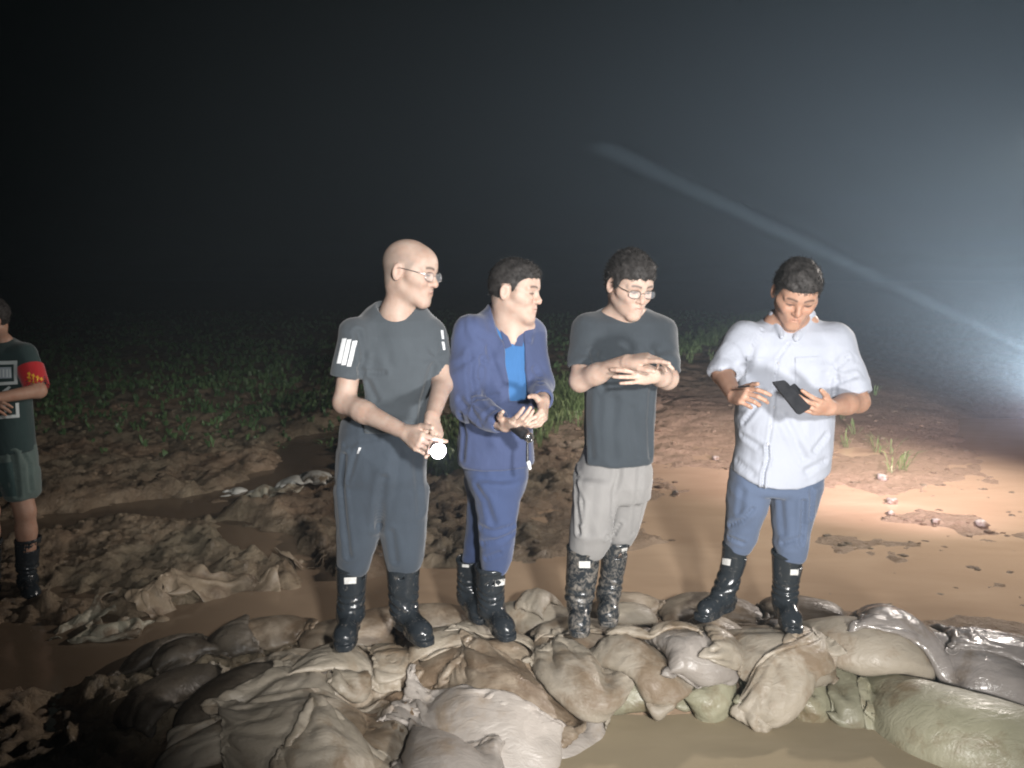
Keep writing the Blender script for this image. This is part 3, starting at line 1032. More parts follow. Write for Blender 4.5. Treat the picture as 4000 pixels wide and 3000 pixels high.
def hair(c, R, s, parent, mat, line=HAIRLINE, thick=.010, top=.016, seed=0, wide=1.0, fringe=0.0, part=0.0, strands=5000, lift=(0, 0, 0)):
    c = np.asarray(c, float)
    def loc(X, Y, Z):
        x, y, z = X - c[0], Y - c[1], Z - c[2]
        return [(R[i, 0] * x + R[i, 1] * y + R[i, 2] * z) / s for i in range(3)]
    ly, lz = zip(*line)
    def f(X, Y, Z):
        x, y, z = loc(X, Y, Z)
        x = x / wide
        up = sstep(.0, .10, z)
        w = vnoise(x * 55 + seed, y * 38, z * 40) * .0028 + vnoise(x * 120 + seed, y * 70, z * 80) * .0016
        rx, ry, rz = .077 + thick * .8, .097 + thick * .8, .086 + top
        k = np.sqrt((x / rx) ** 2 + ((y + .014 - lift[1] * up) / ry) ** 2 + ((z - .034) / rz) ** 2)
        d = (k - 1) * .09 - w
        # fuller forelock
        kf = np.sqrt((x / .064) ** 2 + ((y - .036) / .056) ** 2 + ((z - .072) / (.040 + top * .5)) ** 2)
        d2 = (kf - 1) * .045 - w * 1.3
        h = np.clip(.5 + .5 * (d2 - d) / .02, 0, 1)
        d = d2 * (1 - h) + d * h - .02 * h * (1 - h)
        zl = np.interp(y, ly, lz) + .004 * vnoise(x * 90 + seed * 3, y * 60) - fringe * sstep(.05, .08, y) * (.5 + .5 * vnoise(x * 45 + seed, y * 0 + 1.5))
        e = (zl - z) * .8
        return np.maximum(d, e) * s
    r = .135 * s
    V, Qd = mesh_field([Prim(f, c - r, c + r, .004)], .0032)
    V = smooth_mesh(V, Qd, 1, .4)
    N = vert_normals(V, Qd)
    # short loose hairs break up the outline
    rg = np.random.default_rng(seed + 5)
    idx = rg.integers(0, len(V), strands)
    b0 = V[idx]; n = N[idx]
    t = nrm(R[1] * .5 + R[0] * part)[None, :] * .55 + rg.normal(0, .45, (strands, 3))
    d = n * .38 + t; d /= np.linalg.norm(d, axis=1, keepdims=True)
    ln = (.007 + .013 * rg.random(strands))[:, None] * s
    sd = np.cross(d, n + [.01, .02, .03]); sd /= np.linalg.norm(sd, axis=1, keepdims=True) + 1e-9
    w = .0007
    m = b0 + d * ln * .6 + n * .001
    tip = b0 + d * ln - np.array([0, 0, .15]) * ln
    m = m + sd * .0004
    SV = np.stack([b0 - sd * w - n * .002, b0 + sd * w - n * .002, m + sd * w * .7, m - sd * w * .7], 1).reshape(-1, 3)
    SF = np.arange(strands * 4).reshape(-1, 4)
    V = np.concatenate([V, SV]); Qd = np.concatenate([Qd, SF + len(V) - len(SV)])
    return mesh_obj('hair', V, Qd, mat, parent)


def hand_prims(Wp, D, N, T, curl=(.3, .35, .4, .45), spread=.25, thumb=(.5, .8, .3), s=1.0, tcurl=.3):
    """wrist point, finger direction, back-of-hand normal, thumb side"""
    Wp = np.asarray(Wp, float)
    D = nrm(D); N = np.asarray(N, float); N = nrm(N - D * (N @ D)); T = np.asarray(T, float); T = nrm(T - D * (T @ D) - N * (T @ N))
    L = []
    offs = (.028, .0095, -.009, -.0265); kl = (.084, .087, .082, .073)
    seg = ((.043, .026, .022), (.047, .030, .023), (.043, .028, .022), (.034, .021, .019))
    rad = (.0095, .0098, .0092, .0080)
    L.append(ell(Wp + D * .045 * s - N * .004, np.array((.036, .046, .0165)) * s, np.stack([T, D, N]), .012))
    for o, k_, r in zip(offs, kl, rad):
        L.append(rcone(Wp + T * o * .55 * s, Wp + (D * k_ + T * o) * s, .0155 * s, r * 1.22 * s, .012))
    fingers = []
    for i in range(4):
        p = Wp + (D * kl[i] + T * offs[i]) * s
        d = nrm(D + T * spread * offs[i] / .028 * .5)
        a = 0
        for j in range(3):
            a += curl[i] * (.9, 1.15, .8)[j]
            dd = nrm(d * math.cos(a) - N * math.sin(a))
            q = p + dd * seg[i][j] * s
            r0 = rad[i] * (1, .92, .84)[j] * s; r1 = rad[i] * (.92, .84, .72)[j] * s
            fingers.append(rcone(p, q, r0, r1, .003))
            p = q
    a, b, c_ = thumb
    p = Wp + (D * .018 + T * .018 - N * .004) * s
    d1 = nrm(D * a + T * b - N * c_)
    q = p + d1 * .044 * s
    L.append(rcone(p, q, .0165 * s, .012 * s, .012))
    d2 = nrm(d1 + D * .55 - T * tcurl - N * tcurl * .5)
    q2 = q + d2 * .032 * s
    fingers.append(rcone(q, q2, .0115 * s, .0100 * s, .004))
    d3 = nrm(d2 + D * .2 - T * tcurl * .7 - N * tcurl * .5)
    fingers.append(rcone(q2, q2 + d3 * .024 * s, .0100 * s, .0080 * s, .003))
    return L + fingers


def sec(uL, uR, v, Y, ry):
    a, b = Q(uL, v, Y), Q(uR, v, Y)
    return (a[2], (a[0] + b[0]) / 2, Y, (b[0] - a[0]) / 2, ry)


def join_meshes(parts):
    Vs, Fs, n = [], [], 0
    for V, F in parts:
        Vs.append(V); Fs.append(F + n); n += len(V)
    return np.concatenate(Vs), np.concatenate(Fs)


def boot(parent, secs, ankle, toe, mat, sole_z, top_open=True, label=None, fat=1.0):
    """rubber boot: elliptical shaft sections, then heel, instep and toe cap on a ribbed sole"""
    ankle, toe = np.asarray(ankle, float), np.asarray(toe, float)
    f = nrm(np.array((toe[0] - ankle[0], toe[1] - ankle[1], 0)))
    side = np.array((-f[1], f[0], 0))
    heel = ankle - f * .045
    z0 = sole_z
    def at(p, z): return np.array((p[0], p[1], z))
    prims = [zloft(secs, .03, p=2.1, rnd=.006)]
    lowest = min(secs)
    prims += [rcone(at((lowest[1], lowest[2]), lowest[0] + .01), at(ankle, z0 + .085), .048, .047 * fat, .03),
              rcone(at(heel, z0 + .040), at(ankle, z0 + .06), .040, .046 * fat, .025),
              rcone(at(ankle, z0 + .062), at(toe - f * .04, z0 + .043), .045, .041 * fat, .03),
              ell(at(toe - f * .050, z0 + .036), (.049 * fat, .066, .040), np.stack([side, f, (0, 0, 1)]), .02),
              Prim(lambda X, Y, Z: Z - z0 - .012 + 0 * X + 0 * Y, (-1e9,) * 3, (1e9,) * 3, .006, 'sub')]
    # sole flange
    def sole(X, Y, Z):
        x, y = X - (heel[0] + toe[0]) / 2, Y - (heel[1] + toe[1]) / 2
        a = x * f[0] + y * f[1]; b = x * side[0] + y * side[1]
        L = np.linalg.norm((toe - heel)[:2]) / 2 + .030
        wd = .046 * fat + .006 * a / L - .010 * np.exp(-((a + .02) / .035) ** 2)
        e = ((np.abs(a) / L) ** 3 + (np.abs(b) / wd) ** 3) ** (1 / 3)
        d = (e - 1) * .045
        return np.maximum(d, np.abs(Z - z0 - .010) - .014)
    c = (heel + toe) / 2
    prims.append(Prim(sole, (c[0] - .2, c[1] - .2, z0 - .03), (c[0] + .2, c[1] + .2, z0 + .04), .004))
    top = max(secs)
    prims.append(zloft([(top[0] - .07, top[1], top[2], top[3] - .008, top[4] - .008), (top[0] + .05, top[1], top[2], top[3] - .006, top[4] - .006)], .003, 'sub', 2.1, .004))
    # rim band
    prims.append(zloft([(top[0] - .022, top[1], top[2], top[3] + .003, top[4] + .003), (top[0] - .004, top[1], top[2], top[3] + .003, top[4] + .003)], .004, 'add', 2.1, .003))
    prims.append(zloft([(top[0] - .03, top[1], top[2], top[3] - .006, top[4] - .006), (top[0] + .05, top[1], top[2], top[3] - .005, top[4] - .005)], .003, 'sub', 2.1, .004))
    V, Qd = mesh_field(prims, .0045)
    N = vert_normals(V, Qd)
    # ankle creases of soft rubber
    za = z0 + .13
    w = np.exp(-((V[:, 2] - za) / .048) ** 2)
    V = V + N * (.0032 * w * np.sin((V[:, 2] + .5 * (V - ankle)[:, 0] * f[0] + .03 * vnoise(V[:, 0] * 9, V[:, 1] * 9, V[:, 2] * 9)) * 190))[:, None]
    V = V + N * (.0025 * fbm(V[:, 0] * 12, V[:, 1] * 12, V[:, 2] * 10, octv=2))[:, None]
    o = mesh_obj('boot', V, Qd, mat, parent)
    if label: o['label'] = label
    return o, bvh(V, Qd)
# ------------------------------------------------------------------ materials for people
def skin_material(name, base, buzzc=(0.23, 0.19, 0.165)):
    m, nt, b = new_mat(name)
    v = coords(nt)
    f = noise(nt, v, 22, 5, .6)
    dark = (base[0] * .86, base[1] * .76, base[2] * .72)
    col = ramp(nt, f, [(.3, dark), (.7, base)])
    def at(n):
        a = nt.nodes.new('ShaderNodeAttribute'); a.attribute_name = n
        return a.outputs['Fac']
    def fac(n, k):
        q = nd(nt, 'ShaderNodeMath'); q.operation = 'MULTIPLY'; q.inputs[1].default_value = k
        nt.links.new(at(n), q.inputs[0]); return q.outputs[0]
    col = mix(nt, fac('flush', .5), col, (base[0] * .95, base[1] * .72, base[2] * .68))
    col = mix(nt, fac('buzz', .55), col, buzzc)
    col = mix(nt, fac('lips', .4), col, (base[0] * .72, base[1] * .42, base[2] * .42))
    col = mix(nt, fac('brow', .85), col, (.035, .028, .026))
    nt.links.new(col, b.inputs['Base Color'])
    b.inputs['Roughness'].default_value = .52
    b.inputs['Specular IOR Level'].default_value = .4
    b.inputs['Subsurface Weight'].default_value = .18
    b.inputs['Subsurface Radius'].default_value = (.9, .35, .2)
    b.inputs['Subsurface Scale'].default_value = .012
    bump(nt, b, noise(nt, v, 110, 4, .65), .35, .003)
    return m


def cloth_material(name, c, var=.12, rough=.85, sheen=.25, wet=None, bs=.35):
    m, nt, b = new_mat(name)
    v = coords(nt)
    f = noise(nt, v, 4, 5, .6)
    col = ramp(nt, f, [(.3, tuple(k * (1 - var) for k in c)), (.7, tuple(k * (1 + var) for k in c))])
    if wet:
        z = nd(nt, 'ShaderNodeSeparateXYZ'); nt.links.new(v, z.inputs[0])
        mm = noise(nt, v, 7, 6, .7)
        col = mix(nt, ramp(nt, mm, [(.60, 0.0), (.72, 1.0)]), col, wet)
    nt.links.new(col, b.inputs['Base Color'])
    b.inputs['Roughness'].default_value = rough
    b.inputs['Specular IOR Level'].default_value = .25
    b.inputs['Sheen Weight'].default_value = sheen
    w1 = nd(nt, 'ShaderNodeMapping'); w1.inputs['Scale'].default_value = (1, 1, .45)
    nt.links.new(v, w1.inputs[0])
    f1 = noise(nt, w1.outputs[0], 26, 5, .6, .5)
    bump(nt, b, f1, bs, .008)
    return m


def rubber_material(name, mud_amt):
    m, nt, b = new_mat(name)
    v = coords(nt)
    msk = ramp(nt, noise(nt, v, 34, 9, .78, .5), [(.60 - mud_amt, 0.0), (.74 - mud_amt, 1.0)])
    col = mix(nt, msk, (.022, .027, .032), (.20, .18, .155))
    nt.links.new(col, b.inputs['Base Color'])
    r = mix(nt, msk, (.20, .20, .20), (.65, .65, .65))
    nt.links.new(r, b.inputs['Roughness'])
    bump(nt, b, noise(nt, v, 18, 4, .6), .25, .008)
    return m


def plain(name, c, rough=.5, metal=0.0, emit=None, es=0.0, spec=.5):
    m, nt, b = new_mat(name)
    b.inputs['Base Color'].default_value = (*c, 1)
    b.inputs['Roughness'].default_value = rough
    b.inputs['Metallic'].default_value = metal
    b.inputs['Specular IOR Level'].default_value = spec
    if emit:
        b.inputs['Emission Color'].default_value = (*emit, 1)
        b.inputs['Emission Strength'].default_value = es
    return m


SK = skin_material('skin_pale', (.53, .405, .335))
SK2 = skin_material('skin_tanned', (.44, .275, .20))
HAIR = mottled('hair_black', (.020, .018, .017), (.048, .044, .042), 40, (.55, .75), .5, .003, 220, spec=.3)
RUB = rubber_material('rubber', .03)
RUBM = rubber_material('rubber_muddy', .12)
WHITE = plain('print_white', (.80, .82, .84), .5)
LABEL = mottled('boot_label', (.55, .55, .53), (.72, .72, .70), 60, (.4, .5), .1, .001)
BLACKP = mottled('black_plastic', (.02, .021, .024), (.03, .031, .035), 30, (.3, .4), .1, .001)
STEEL = plain('steel', (.75, .76, .78), .22, 1.0)
CR = None


def person(label, group=None, at=(0, 0, 0)):
    o = empty('person', at)
    return tag(o, label, 'person', group)


def child(o, par):
    """keep world placement under a parent that has been moved to its base"""
    o.parent = par
    o.matrix_parent_inverse = Matrix.Translation(-Vector(par.location))
    return o


def fix_children(par):
    inv = Matrix.Translation(-Vector(par.location))
    for c in [o for o in SC.objects if o.parent == par]:
        c.matrix_parent_inverse = inv


def make_body(par, mat, head, arms, core, res=.003, extra=()):
    """one skin: head and neck, arms and hands, and the trunk and legs under the clothes"""
    c, R, s, wide, neck, chest, buzz = head
    parts = []
    hp = head_prims(c, R, s, neck, wide=wide) + chest
    V, Qd = mesh_field(hp, res)
    V = smooth_mesh(V, Qd, 1, .35)
    nh = len(V)
    parts.append((V, Qd))
    for a in arms:
        V, Qd = mesh_field(a, res)
        parts.append((smooth_mesh(V, Qd, 1, .3), Qd))
    for e in extra:
        V, Qd = mesh_field(e, .006)
        parts.append((smooth_mesh(V, Qd, 1, .3), Qd))
    parts.append(mesh_field(core, .014))
    V, Qd = join_meshes(parts)
    at = head_masks(V, np.asarray(c, float), R, s, wide=wide, buzz=buzz)
    near = np.linalg.norm(V - c, axis=1) < .16 * s
    at = {k: a * near for k, a in at.items()}
    return mesh_obj('body', V, Qd, mat, par, attrs=at)


def leg_secs(rows, ry=None):
    return [sec(a, b, v, Y, (b - a) / 5700 * Y * 1.12 if ry is None else ry) for a, b, v, Y in rows]


def glasses(par, c, R, s, mat, rim=True, lens_mat=None, tilt=0.0, wide=1.0):
    """wire frame spectacles resting on the nose and ears"""
    c = np.asarray(c, float)
    def P(x, y, z): return c + s * (x * wide * R[0] + y * R[1] + z * R[2])
    V, F = [], []
    def tube(pts, r, n=6):
        pts = [np.asarray(p) for p in pts]
        base = len(V)
        for i, p in enumerate(pts):
            t = nrm(pts[min(i + 1, len(pts) - 1)] - pts[max(i - 1, 0)])
            a = nrm(np.cross(t, R[2] + .01 * R[0])) if abs(t @ R[2]) < .95 else nrm(np.cross(t, R[1])); b = np.cross(t, a)
            for k in range(n):
                V.append(p + r * (a * math.cos(2 * math.pi * k / n) + b * math.sin(2 * math.pi * k / n)))
        for i in range(len(pts) - 1):
            for k in range(n):
                F.append((base + i * n + k, base + i * n + (k + 1) % n, base + (i + 1) * n + (k + 1) % n, base + (i + 1) * n + k))
    for g in (-1, 1):
        ring = []
        for k in range(21):
            a = 2 * math.pi * k / 20
            ring.append(P(g * (.033 + .023 * math.copysign(abs(math.cos(a)) ** .75, math.cos(a))), .098 - .012 * abs(math.cos(a)) * (1 if g * math.cos(a) > 0 else 0), .000 + .0155 * math.copysign(abs(math.sin(a)) ** .75, math.sin(a))))
        tube(ring, .0013)
        tube([P(g * .057, .086, .008), P(g * .072, .06, .011), P(g * .082, .0, .016), P(g * .083, -.02, .010), P(g * .081, -.03, -.012)], .0016)
    tube([P(-.010, .099, .004), P(0, .103, .007), P(.010, .099, .004)], .0013)
    o = mesh_obj('glasses', V, F, mat, par)
    if lens_mat:
        for g in (-1, 1):
            LV = [P(g * .033, .0975, 0)] + [P(g * (.033 + .022 * math.copysign(abs(math.cos(2 * math.pi * k / 16)) ** .75, math.cos(2 * math.pi * k / 16))), .0975 - .010 * abs(math.cos(2 * math.pi * k / 16)) * (1 if g * math.cos(2 * math.pi * k / 16) > 0 else 0), .0148 * math.copysign(abs(math.sin(2 * math.pi * k / 16)) ** .75, math.sin(2 * math.pi * k / 16))) for k in range(16)]
            LF = [(0, 1 + k, 1 + (k + 1) % 16) for k in range(16)]
            mesh_obj('lens', LV, LF, lens_mat, o)
    return o


def glass_mat():
    m = bpy.data.materials.new('spectacle_lens'); m.use_nodes = True
    nt = m.node_tree
    b = nt.nodes['Principled BSDF']
    b.inputs['Base Color'].default_value = (.9, .95, 1, 1)
    b.inputs['Roughness'].default_value = .03
    b.inputs['Alpha'].default_value = .12
    return m


LENS = glass_mat()
Z0 = .22


def core_of(neck, pelvis, feet):
    neck, pelvis = np.asarray(neck), np.asarray(pelvis)
    L = [rcone(neck - [0, 0, .09], pelvis, .06, .07, .03)]
    for f in feet:
        f, k_ = f
        L.append(rcone(pelvis, k_, .05, .035, .03))
        L.append(rcone(k_, np.asarray(f) + [0, 0, .10], .035, .026, .02))
    return L


def zcut(fn, k=.004):
    """remove what lies below the height fn(x, y)"""
    return half(lambda X, Y, Z: Z - fn(X, Y) + 0 * X, 'sub', k)


# ================================================================== person 1: bald man with the torch
def person1():
    par = person('bald man in glasses and dark t-shirt with white sleeve bars, holding a lit torch', at=tuple(Q(1480, 2500, 2.92)))
    hc = Q(1603, 1068, 2.93)
    R = frame_of((.94, -.33, -.16), (.13, .0, 1))
    s = 1.10
    nb = Q(1545, 1265, 2.97)
    chest = [rcone(Q(1510, 1255, 3.02), Q(1610, 1290, 2.99), .05, .045, .04), rcone(Q(1548, 1235, 2.955), Q(1572, 1300, 2.945), .060, .055, .05)]
    buzz = [(-.12, .055), (-.06, .075), (-.02, .070), (.02, .055), (.045, .045), (.11, .04)]
    # right arm crosses in front to the torch, left arm hangs to it
    shR, elR, wrR = Q(1385, 1310, 2.90), Q(1345, 1572, 2.84), Q(1590, 1692, 2.62)
    shL, elL, wrL = Q(1690, 1310, 3.02), Q(1728, 1500, 2.92), Q(1688, 1628, 2.66)
    armR = [rcone(shR, elR, .046, .043, .02), rcone(elR, lmix(elR, wrR, .35), .043, .042, .02), rcone(lmix(elR, wrR, .3), wrR, .042, .027, .02)]
    dR = Q(1665, 1748, 2.52) - wrR
    armR += hand_prims(wrR, dR, (-.35, -.75, .15), Q(1700, 1680, 2.55) - Q(1640, 1730, 2.58), curl=(.55, .75, .8, .85), spread=.3, thumb=(.75, .65, .05), tcurl=.1, s=1.06)
    armL = [rcone(shL, elL, .048, .042, .02), rcone(elL, wrL, .042, .027, .02)]
    dL = Q(1720, 1735, 2.56) - wrL
    armL += hand_prims(wrL, dL, (.75, -.55, .1), (-.6, -.6, -.1), curl=(.25, .45, .55, .6), spread=.2, thumb=(.85, .4, .25), tcurl=.2, s=1.0)
    feet = ((Q(1368, 2480, 2.97), Q(1400, 2080, 2.97)), (Q(1585, 2460, 2.99), Q(1580, 2080, 2.99)))
    core = core_of(nb, Q(1490, 1800, 2.97), feet)
    make_body(par, SK, (hc, R, s, 1.0, nb, chest, buzz), (armR, armL), core)
    glasses(par, hc, R, s, STEEL, lens_mat=LENS)
    # t-shirt
    rows = [(1478, 1625, 1175, 3.0, .060), (1432, 1672, 1205, 3.0, .080), (1385, 1705, 1250, 2.985, .098), (1362, 1722, 1310, 2.975, .112), (1375, 1730, 1400, 2.965, .122),
            (1385, 1700, 1500, 2.96, .128), (1378, 1672, 1560, 2.96, .130), (1345, 1662, 1620, 2.96, .133), (1330, 1660, 1668, 2.96, .136)]
    pr = [zloft([sec(*r) for r in rows], .03, p=2.2, rnd=.012)]
    pr += [rcone(shR, Q(1349, 1478, 2.865), .067, .061, .045), rcone(shL, Q(1722, 1462, 2.955), .058, .050, .045)]
    hs = Q(1350, 1470, 2.865)
    pr.append(half(lambda X, Y, Z: np.maximum(np.maximum(Z - hs[2] - .10 * (hs[0] - X), X - (hs[0] + .075)), Y - 3.4)))
    hl = Q(1725, 1470, 2.95)
    pr.append(half(lambda X, Y, Z: np.maximum(Z - hl[2] + .05 * (X - hl[0]), (hl[0] - .035) - X)))
    pr.append(rcone(Q(1349, 1462, 2.87), Q(1345, 1560, 2.845), .049, .049, .003, 'sub'))
    pr.append(rcone(Q(1722, 1450, 2.95), Q(1730, 1530, 2.92), .045, .045, .003, 'sub'))
    # neck opening: a slanted oval
    na = nrm(Q(1612, 1180, 2.95) - Q(1560, 1290, 2.93))
    nc = Q(1545, 1178, 2.955)
    e1 = nrm(np.cross(na, (0, 1, .2))); e2 = np.cross(na, e1)
    pr.append(ell(nc, (.085, .098, .074), np.stack([e1, e2, na]), .006, 'sub'))
    cr = [([(1400, 1440), (1440, 1500), (1470, 1560)], .006, .012), ([(1430, 1452), (1500, 1455)], .006, .010), ([(1690, 1430), (1650, 1560), (1640, 1650)], .006, .014),
          ([(1400, 1300), (1420, 1400), (1405, 1480)], .009, .012), ([(1380, 1600), (1480, 1640), (1600, 1655)], .006, .016)]
    o, V, F = garment('t_shirt', pr, .0055, CL['tee1'], par, .0045, (8, 8, 4), 1, cr, tensions=[(Q(1410, 1400, 2.85), .13, 5, .004), (Q(1700, 1400, 2.9), .12, 5, .004)])
    t = bvh(V, F)
    # three white bars on each sleeve, round ended
    for (ax, ay), (bx, by) in (((1346, 1322), (1324, 1420)), ((1365, 1326), (1342, 1426)), ((1386, 1332), (1363, 1432))):
        decal('sleeve_stripe', t, [(ax - 8, ay), (ax + 9, ay - 1), (bx + 9, by), (bx - 8, by)], WHITE, o, 4, 10, .002)
    for a, b in (((1729, 1290), (1733, 1325)), ((1733, 1335), (1738, 1368))):
        decal('sleeve_stripe', t, [(a[0] - 9, a[1]), (a[0] + 1, a[1]), (b[0] + 1, b[1]), (b[0] - 8, b[1])], WHITE, o, 2, 6, .002)
    # trousers
    pel = [(1340, 1650, 1620, 2.97, .125), (1328, 1660, 1700, 2.97, .135), (1318, 1664, 1760, 2.97, .142), (1314, 1665, 1850, 2.97, .135), (1318, 1665, 1930, 2.97, .112), (1330, 1655, 2010, 2.97, .075)]
    pr = [zloft([sec(*r) for r in pel], .03, p=2.4, rnd=.04)]
    pr.append(zloft(leg_secs([(1316, 1520, 1900, 2.97), (1318, 1492, 2040, 2.97), (1320, 1468, 2130, 2.97), (1318, 1450, 2190, 2.97), (1330, 1436, 2238, 2.97)]), .03, rnd=.02))
    pr.append(zloft(leg_secs([(1460, 1668, 1900, 2.99), (1486, 1667, 2040, 2.99), (1500, 1660, 2120, 2.99), (1508, 1655, 2170, 2.99), (1520, 1640, 2222, 2.99)]), .03, rnd=.02))
    cr = [([(1478, 2050), (1486, 1960), (1500, 1870)], .012, .016), ([(1345, 1780), (1335, 1900), (1348, 2050), (1362, 2170)], .010, .012), ([(1350, 1740), (1400, 1720), (1470, 1712)], .006, .012), ([(1395, 1762), (1360, 1880)], .005, .008),
          ([(1490, 2050), (1540, 1900), (1560, 1780)], .006, .02), ([(1625, 1800), (1640, 2000)], .006, .016), ([(1530, 2080), (1545, 2190)], .006, .014)]
    o, V, F = garment('trousers', pr, .0065, CL['tro1'], par, .006, (8, 8, 2.6), 2, cr)
    t = bvh(V, F)
    decal('zip_highlight', t, [(1402, 1748), (1411, 1748), (1403, 1772), (1396, 1772)], WHITE, o, 1, 3, .003)  # white strip painted in for the highlight on the pocket zip
    # boots
    sh = leg_secs([(1314, 1434, 2195, 2.97), (1317, 1428, 2300, 2.97), (1322, 1420, 2400, 2.97)])
    b, bt = boot(par, sh, Q(1370, 2450, 2.97), Q(1345, 2560, 2.80), RUB, Z0 + .02)
    decal('maker_label', bt, [(1345, 2256), (1392, 2254), (1391, 2279), (1346, 2281)], LABEL, b, 4, 2)
    sh = leg_secs([(1508, 1642, 2178, 2.99), (1516, 1636, 2290, 2.99), (1526, 1630, 2385, 2.99)])
    b, bt = boot(par, sh, Q(1580, 2435, 2.99), Q(1665, 2530, 2.84), RUB, Z0 + .02)
    decal('maker_label', bt, [(1613, 2201), (1638, 2199), (1636, 2225), (1611, 2228)], LABEL, b, 3, 2)
    fix_children(par)


CL = {
    'tee1': cloth_material('tee_charcoal', (.070, .083, .095)),
    'tro1': cloth_material('trousers_slate', (.044, .057, .074), wet=None),
    'jacket': cloth_material('jacket_blue', (.056, .076, .158)),
    'polo': cloth_material('polo_blue', (.045, .145, .34)),
    'tro2': cloth_material('trousers_blue', (.050, .074, .160)),
    'tee3': cloth_material('tee_dark', (.042, .052, .062)),
    'tro3': cloth_material('trousers_grey', (.235, .23, .225)),
    'shirt4': cloth_material('shirt_white', (.37, .395, .455), .03, .75, .1, bs=.45),
    'tro4': cloth_material('trousers_denim', (.088, .118, .185)),
    'tee5': cloth_material('tee_black_green', (.030, .055, .055)),
    'short5': cloth_material('shorts_grey_green', (.10, .14, .13)),
    'short5d': cloth_material('shorts_dark', (.04, .075, .075)),
}
person1()


# ================================================================== person 2: man in the blue jacket
def person2():
    par = person('man in open blue jacket over bright blue polo shirt with cupped hands', at=tuple(Q(1900, 2440, 3.08)))
    hc = Q(2012, 1142, 3.02)
    R = frame_of((.91, -.40, -.10), (.05, .0, 1))
    s = 1.05
    nb = Q(1985, 1300, 3.06)
    chest = [rcone(Q(1930, 1235, 3.1), Q(2050, 1280, 3.05), .05, .045, .04), rcone(Q(1985, 1250, 3.035), Q(2000, 1330, 3.025), .053, .048, .04)]
    shR, elR, wrR = Q(1842, 1300, 3.0), Q(1822, 1580, 2.93), Q(1972, 1662, 2.76)
    shL, elL, wrL = Q(2075, 1310, 3.12), Q(2108, 1500, 3.06), Q(2122, 1572, 2.86)
    armR = [rcone(shR, elR, .05, .042, .02), rcone(elR, wrR, .040, .026, .02)]
    armR += hand_prims(wrR, Q(2040, 1655, 2.66) - wrR, (-.2, -.5, -.6), (.15, -.5, .8), curl=(.30, .40, .45, .55), spread=.3, thumb=(.5, .85, .0), tcurl=.25, s=.98)
    armL = [rcone(shL, elL, .05, .042, .02), rcone(elL, wrL, .040, .026, .02)]
    armL += hand_prims(wrL, Q(2120, 1660, 2.74) - wrL, (.85, -.4, .1), (-.3, -.7, .4), curl=(.55, .65, .7, .7), spread=.25, thumb=(.25, .95, .25), tcurl=.1, s=.98)
    feet = ((Q(1920, 2440, 3.07), Q(1940, 2060, 3.06)), (Q(1835, 2370, 3.22), Q(1872, 2040, 3.20)))
    make_body(par, SK, (hc, R, s, .98, nb, chest, [(-.12, .09), (.03, .085), (.05, .07), (.11, .06)]), (armR, armL), core_of(nb, Q(1940, 1800, 3.1), feet))
    hair(hc, R, s, par, HAIR, seed=2, thick=.005, top=.014, wide=.98)
    # polo under the jacket
    base = [(1925, 2020, 1185, 3.1, .058), (1885, 2050, 1212, 3.1, .075), (1830, 2085, 1250, 3.09, .092), (1800, 2105, 1300, 3.08, .108), (1795, 2108, 1400, 3.07, .122),
            (1795, 2095, 1500, 3.07, .132), (1795, 2082, 1600, 3.08, .138), (1790, 2078, 1700, 3.08, .142), (1790, 2085, 1808, 3.09, .142)]
    secs = [sec(*r) for r in base]
    inner = [(z, cx, cy, rx - .016, ry - .014) for z, cx, cy, rx, ry in secs if z > Q(2000, 1600, 3.1)[2]]
    pr = [zloft(inner, .02, rnd=.01)]
    vn = Q(1985, 1225, 3.02)
    pr.append(ell(vn, (.060, .072, .066), np.stack([nrm((1, 0, .25)), (0, 1, 0), nrm((-.25, 0, 1))]), .005, 'sub'))
    pr.append(rcone(Q(1975, 1200, 3.0), Q(2004, 1330, 2.92), .050, .008, .004, 'sub'))
    o, V, F = garment('polo_shirt', pr, .006, CL['polo'], par, .003, (8, 8, 4), 5, [([(2010, 1318), (2022, 1400), (2030, 1480)], .003, .006)])
    # collar of the polo
    t = bvh(V, F)
    # jacket
    pr = [zloft(secs, .03, rnd=.012)]
    pr += [rcone(shR, Q(1822, 1450, 2.97), .080, .070, .05), rcone(Q(1822, 1450, 2.97), elR, .070, .062, .03), rcone(elR, lmix(elR, wrR, .80), .060, .046, .03)]
    pr += [rcone(shL, elL, .062, .056, .05), rcone(elL, lmix(elL, wrL, .75), .056, .046, .03)]
    # collar roll
    pr += [rcone(Q(1925, 1205, 3.10), Q(1955, 1260, 2.99), .020, .020, .02), rcone(Q(1955, 1260, 2.99), Q(1975, 1340, 2.96), .018, .010, .02), rcone(Q(1925, 1205, 3.10), Q(2000, 1195, 3.18), .022, .022, .02),
           rcone(Q(2058, 1240, 3.08), Q(2068, 1330, 2.99), .020, .012, .02)]
    # opening down the front
    a, b_ = Q(1968, 1440, 2.93), Q(2070, 1440, 2.93)
    zt, zb = Q(2000, 1180, 3.0)[2], Q(2000, 1572, 2.95)[2]
    cx, w = (a[0] + b_[0]) / 2, (b_[0] - a[0]) / 2
    def opening(X, Y, Z):
        t = np.clip((Z - zb) / (zt - zb), 0, 1)
        cc = cx - .028 * t + .008 * (1 - t); ww = w * (1 - .15 * t) - .014 * (1 - t)
        return np.maximum(np.maximum(np.abs(X - cc) - ww, zb - Z), Y - 3.055) + 0 * X
    pr.append(Prim(opening, (cx - .12, 2.6, zb - .02), (cx + .12, 3.07, zt + .15), .006, 'sub'))
    pr.append(rcone(Q(1972, 1170, 3.05), Q(1992, 1290, 2.97), .066, .056, .005, 'sub'))
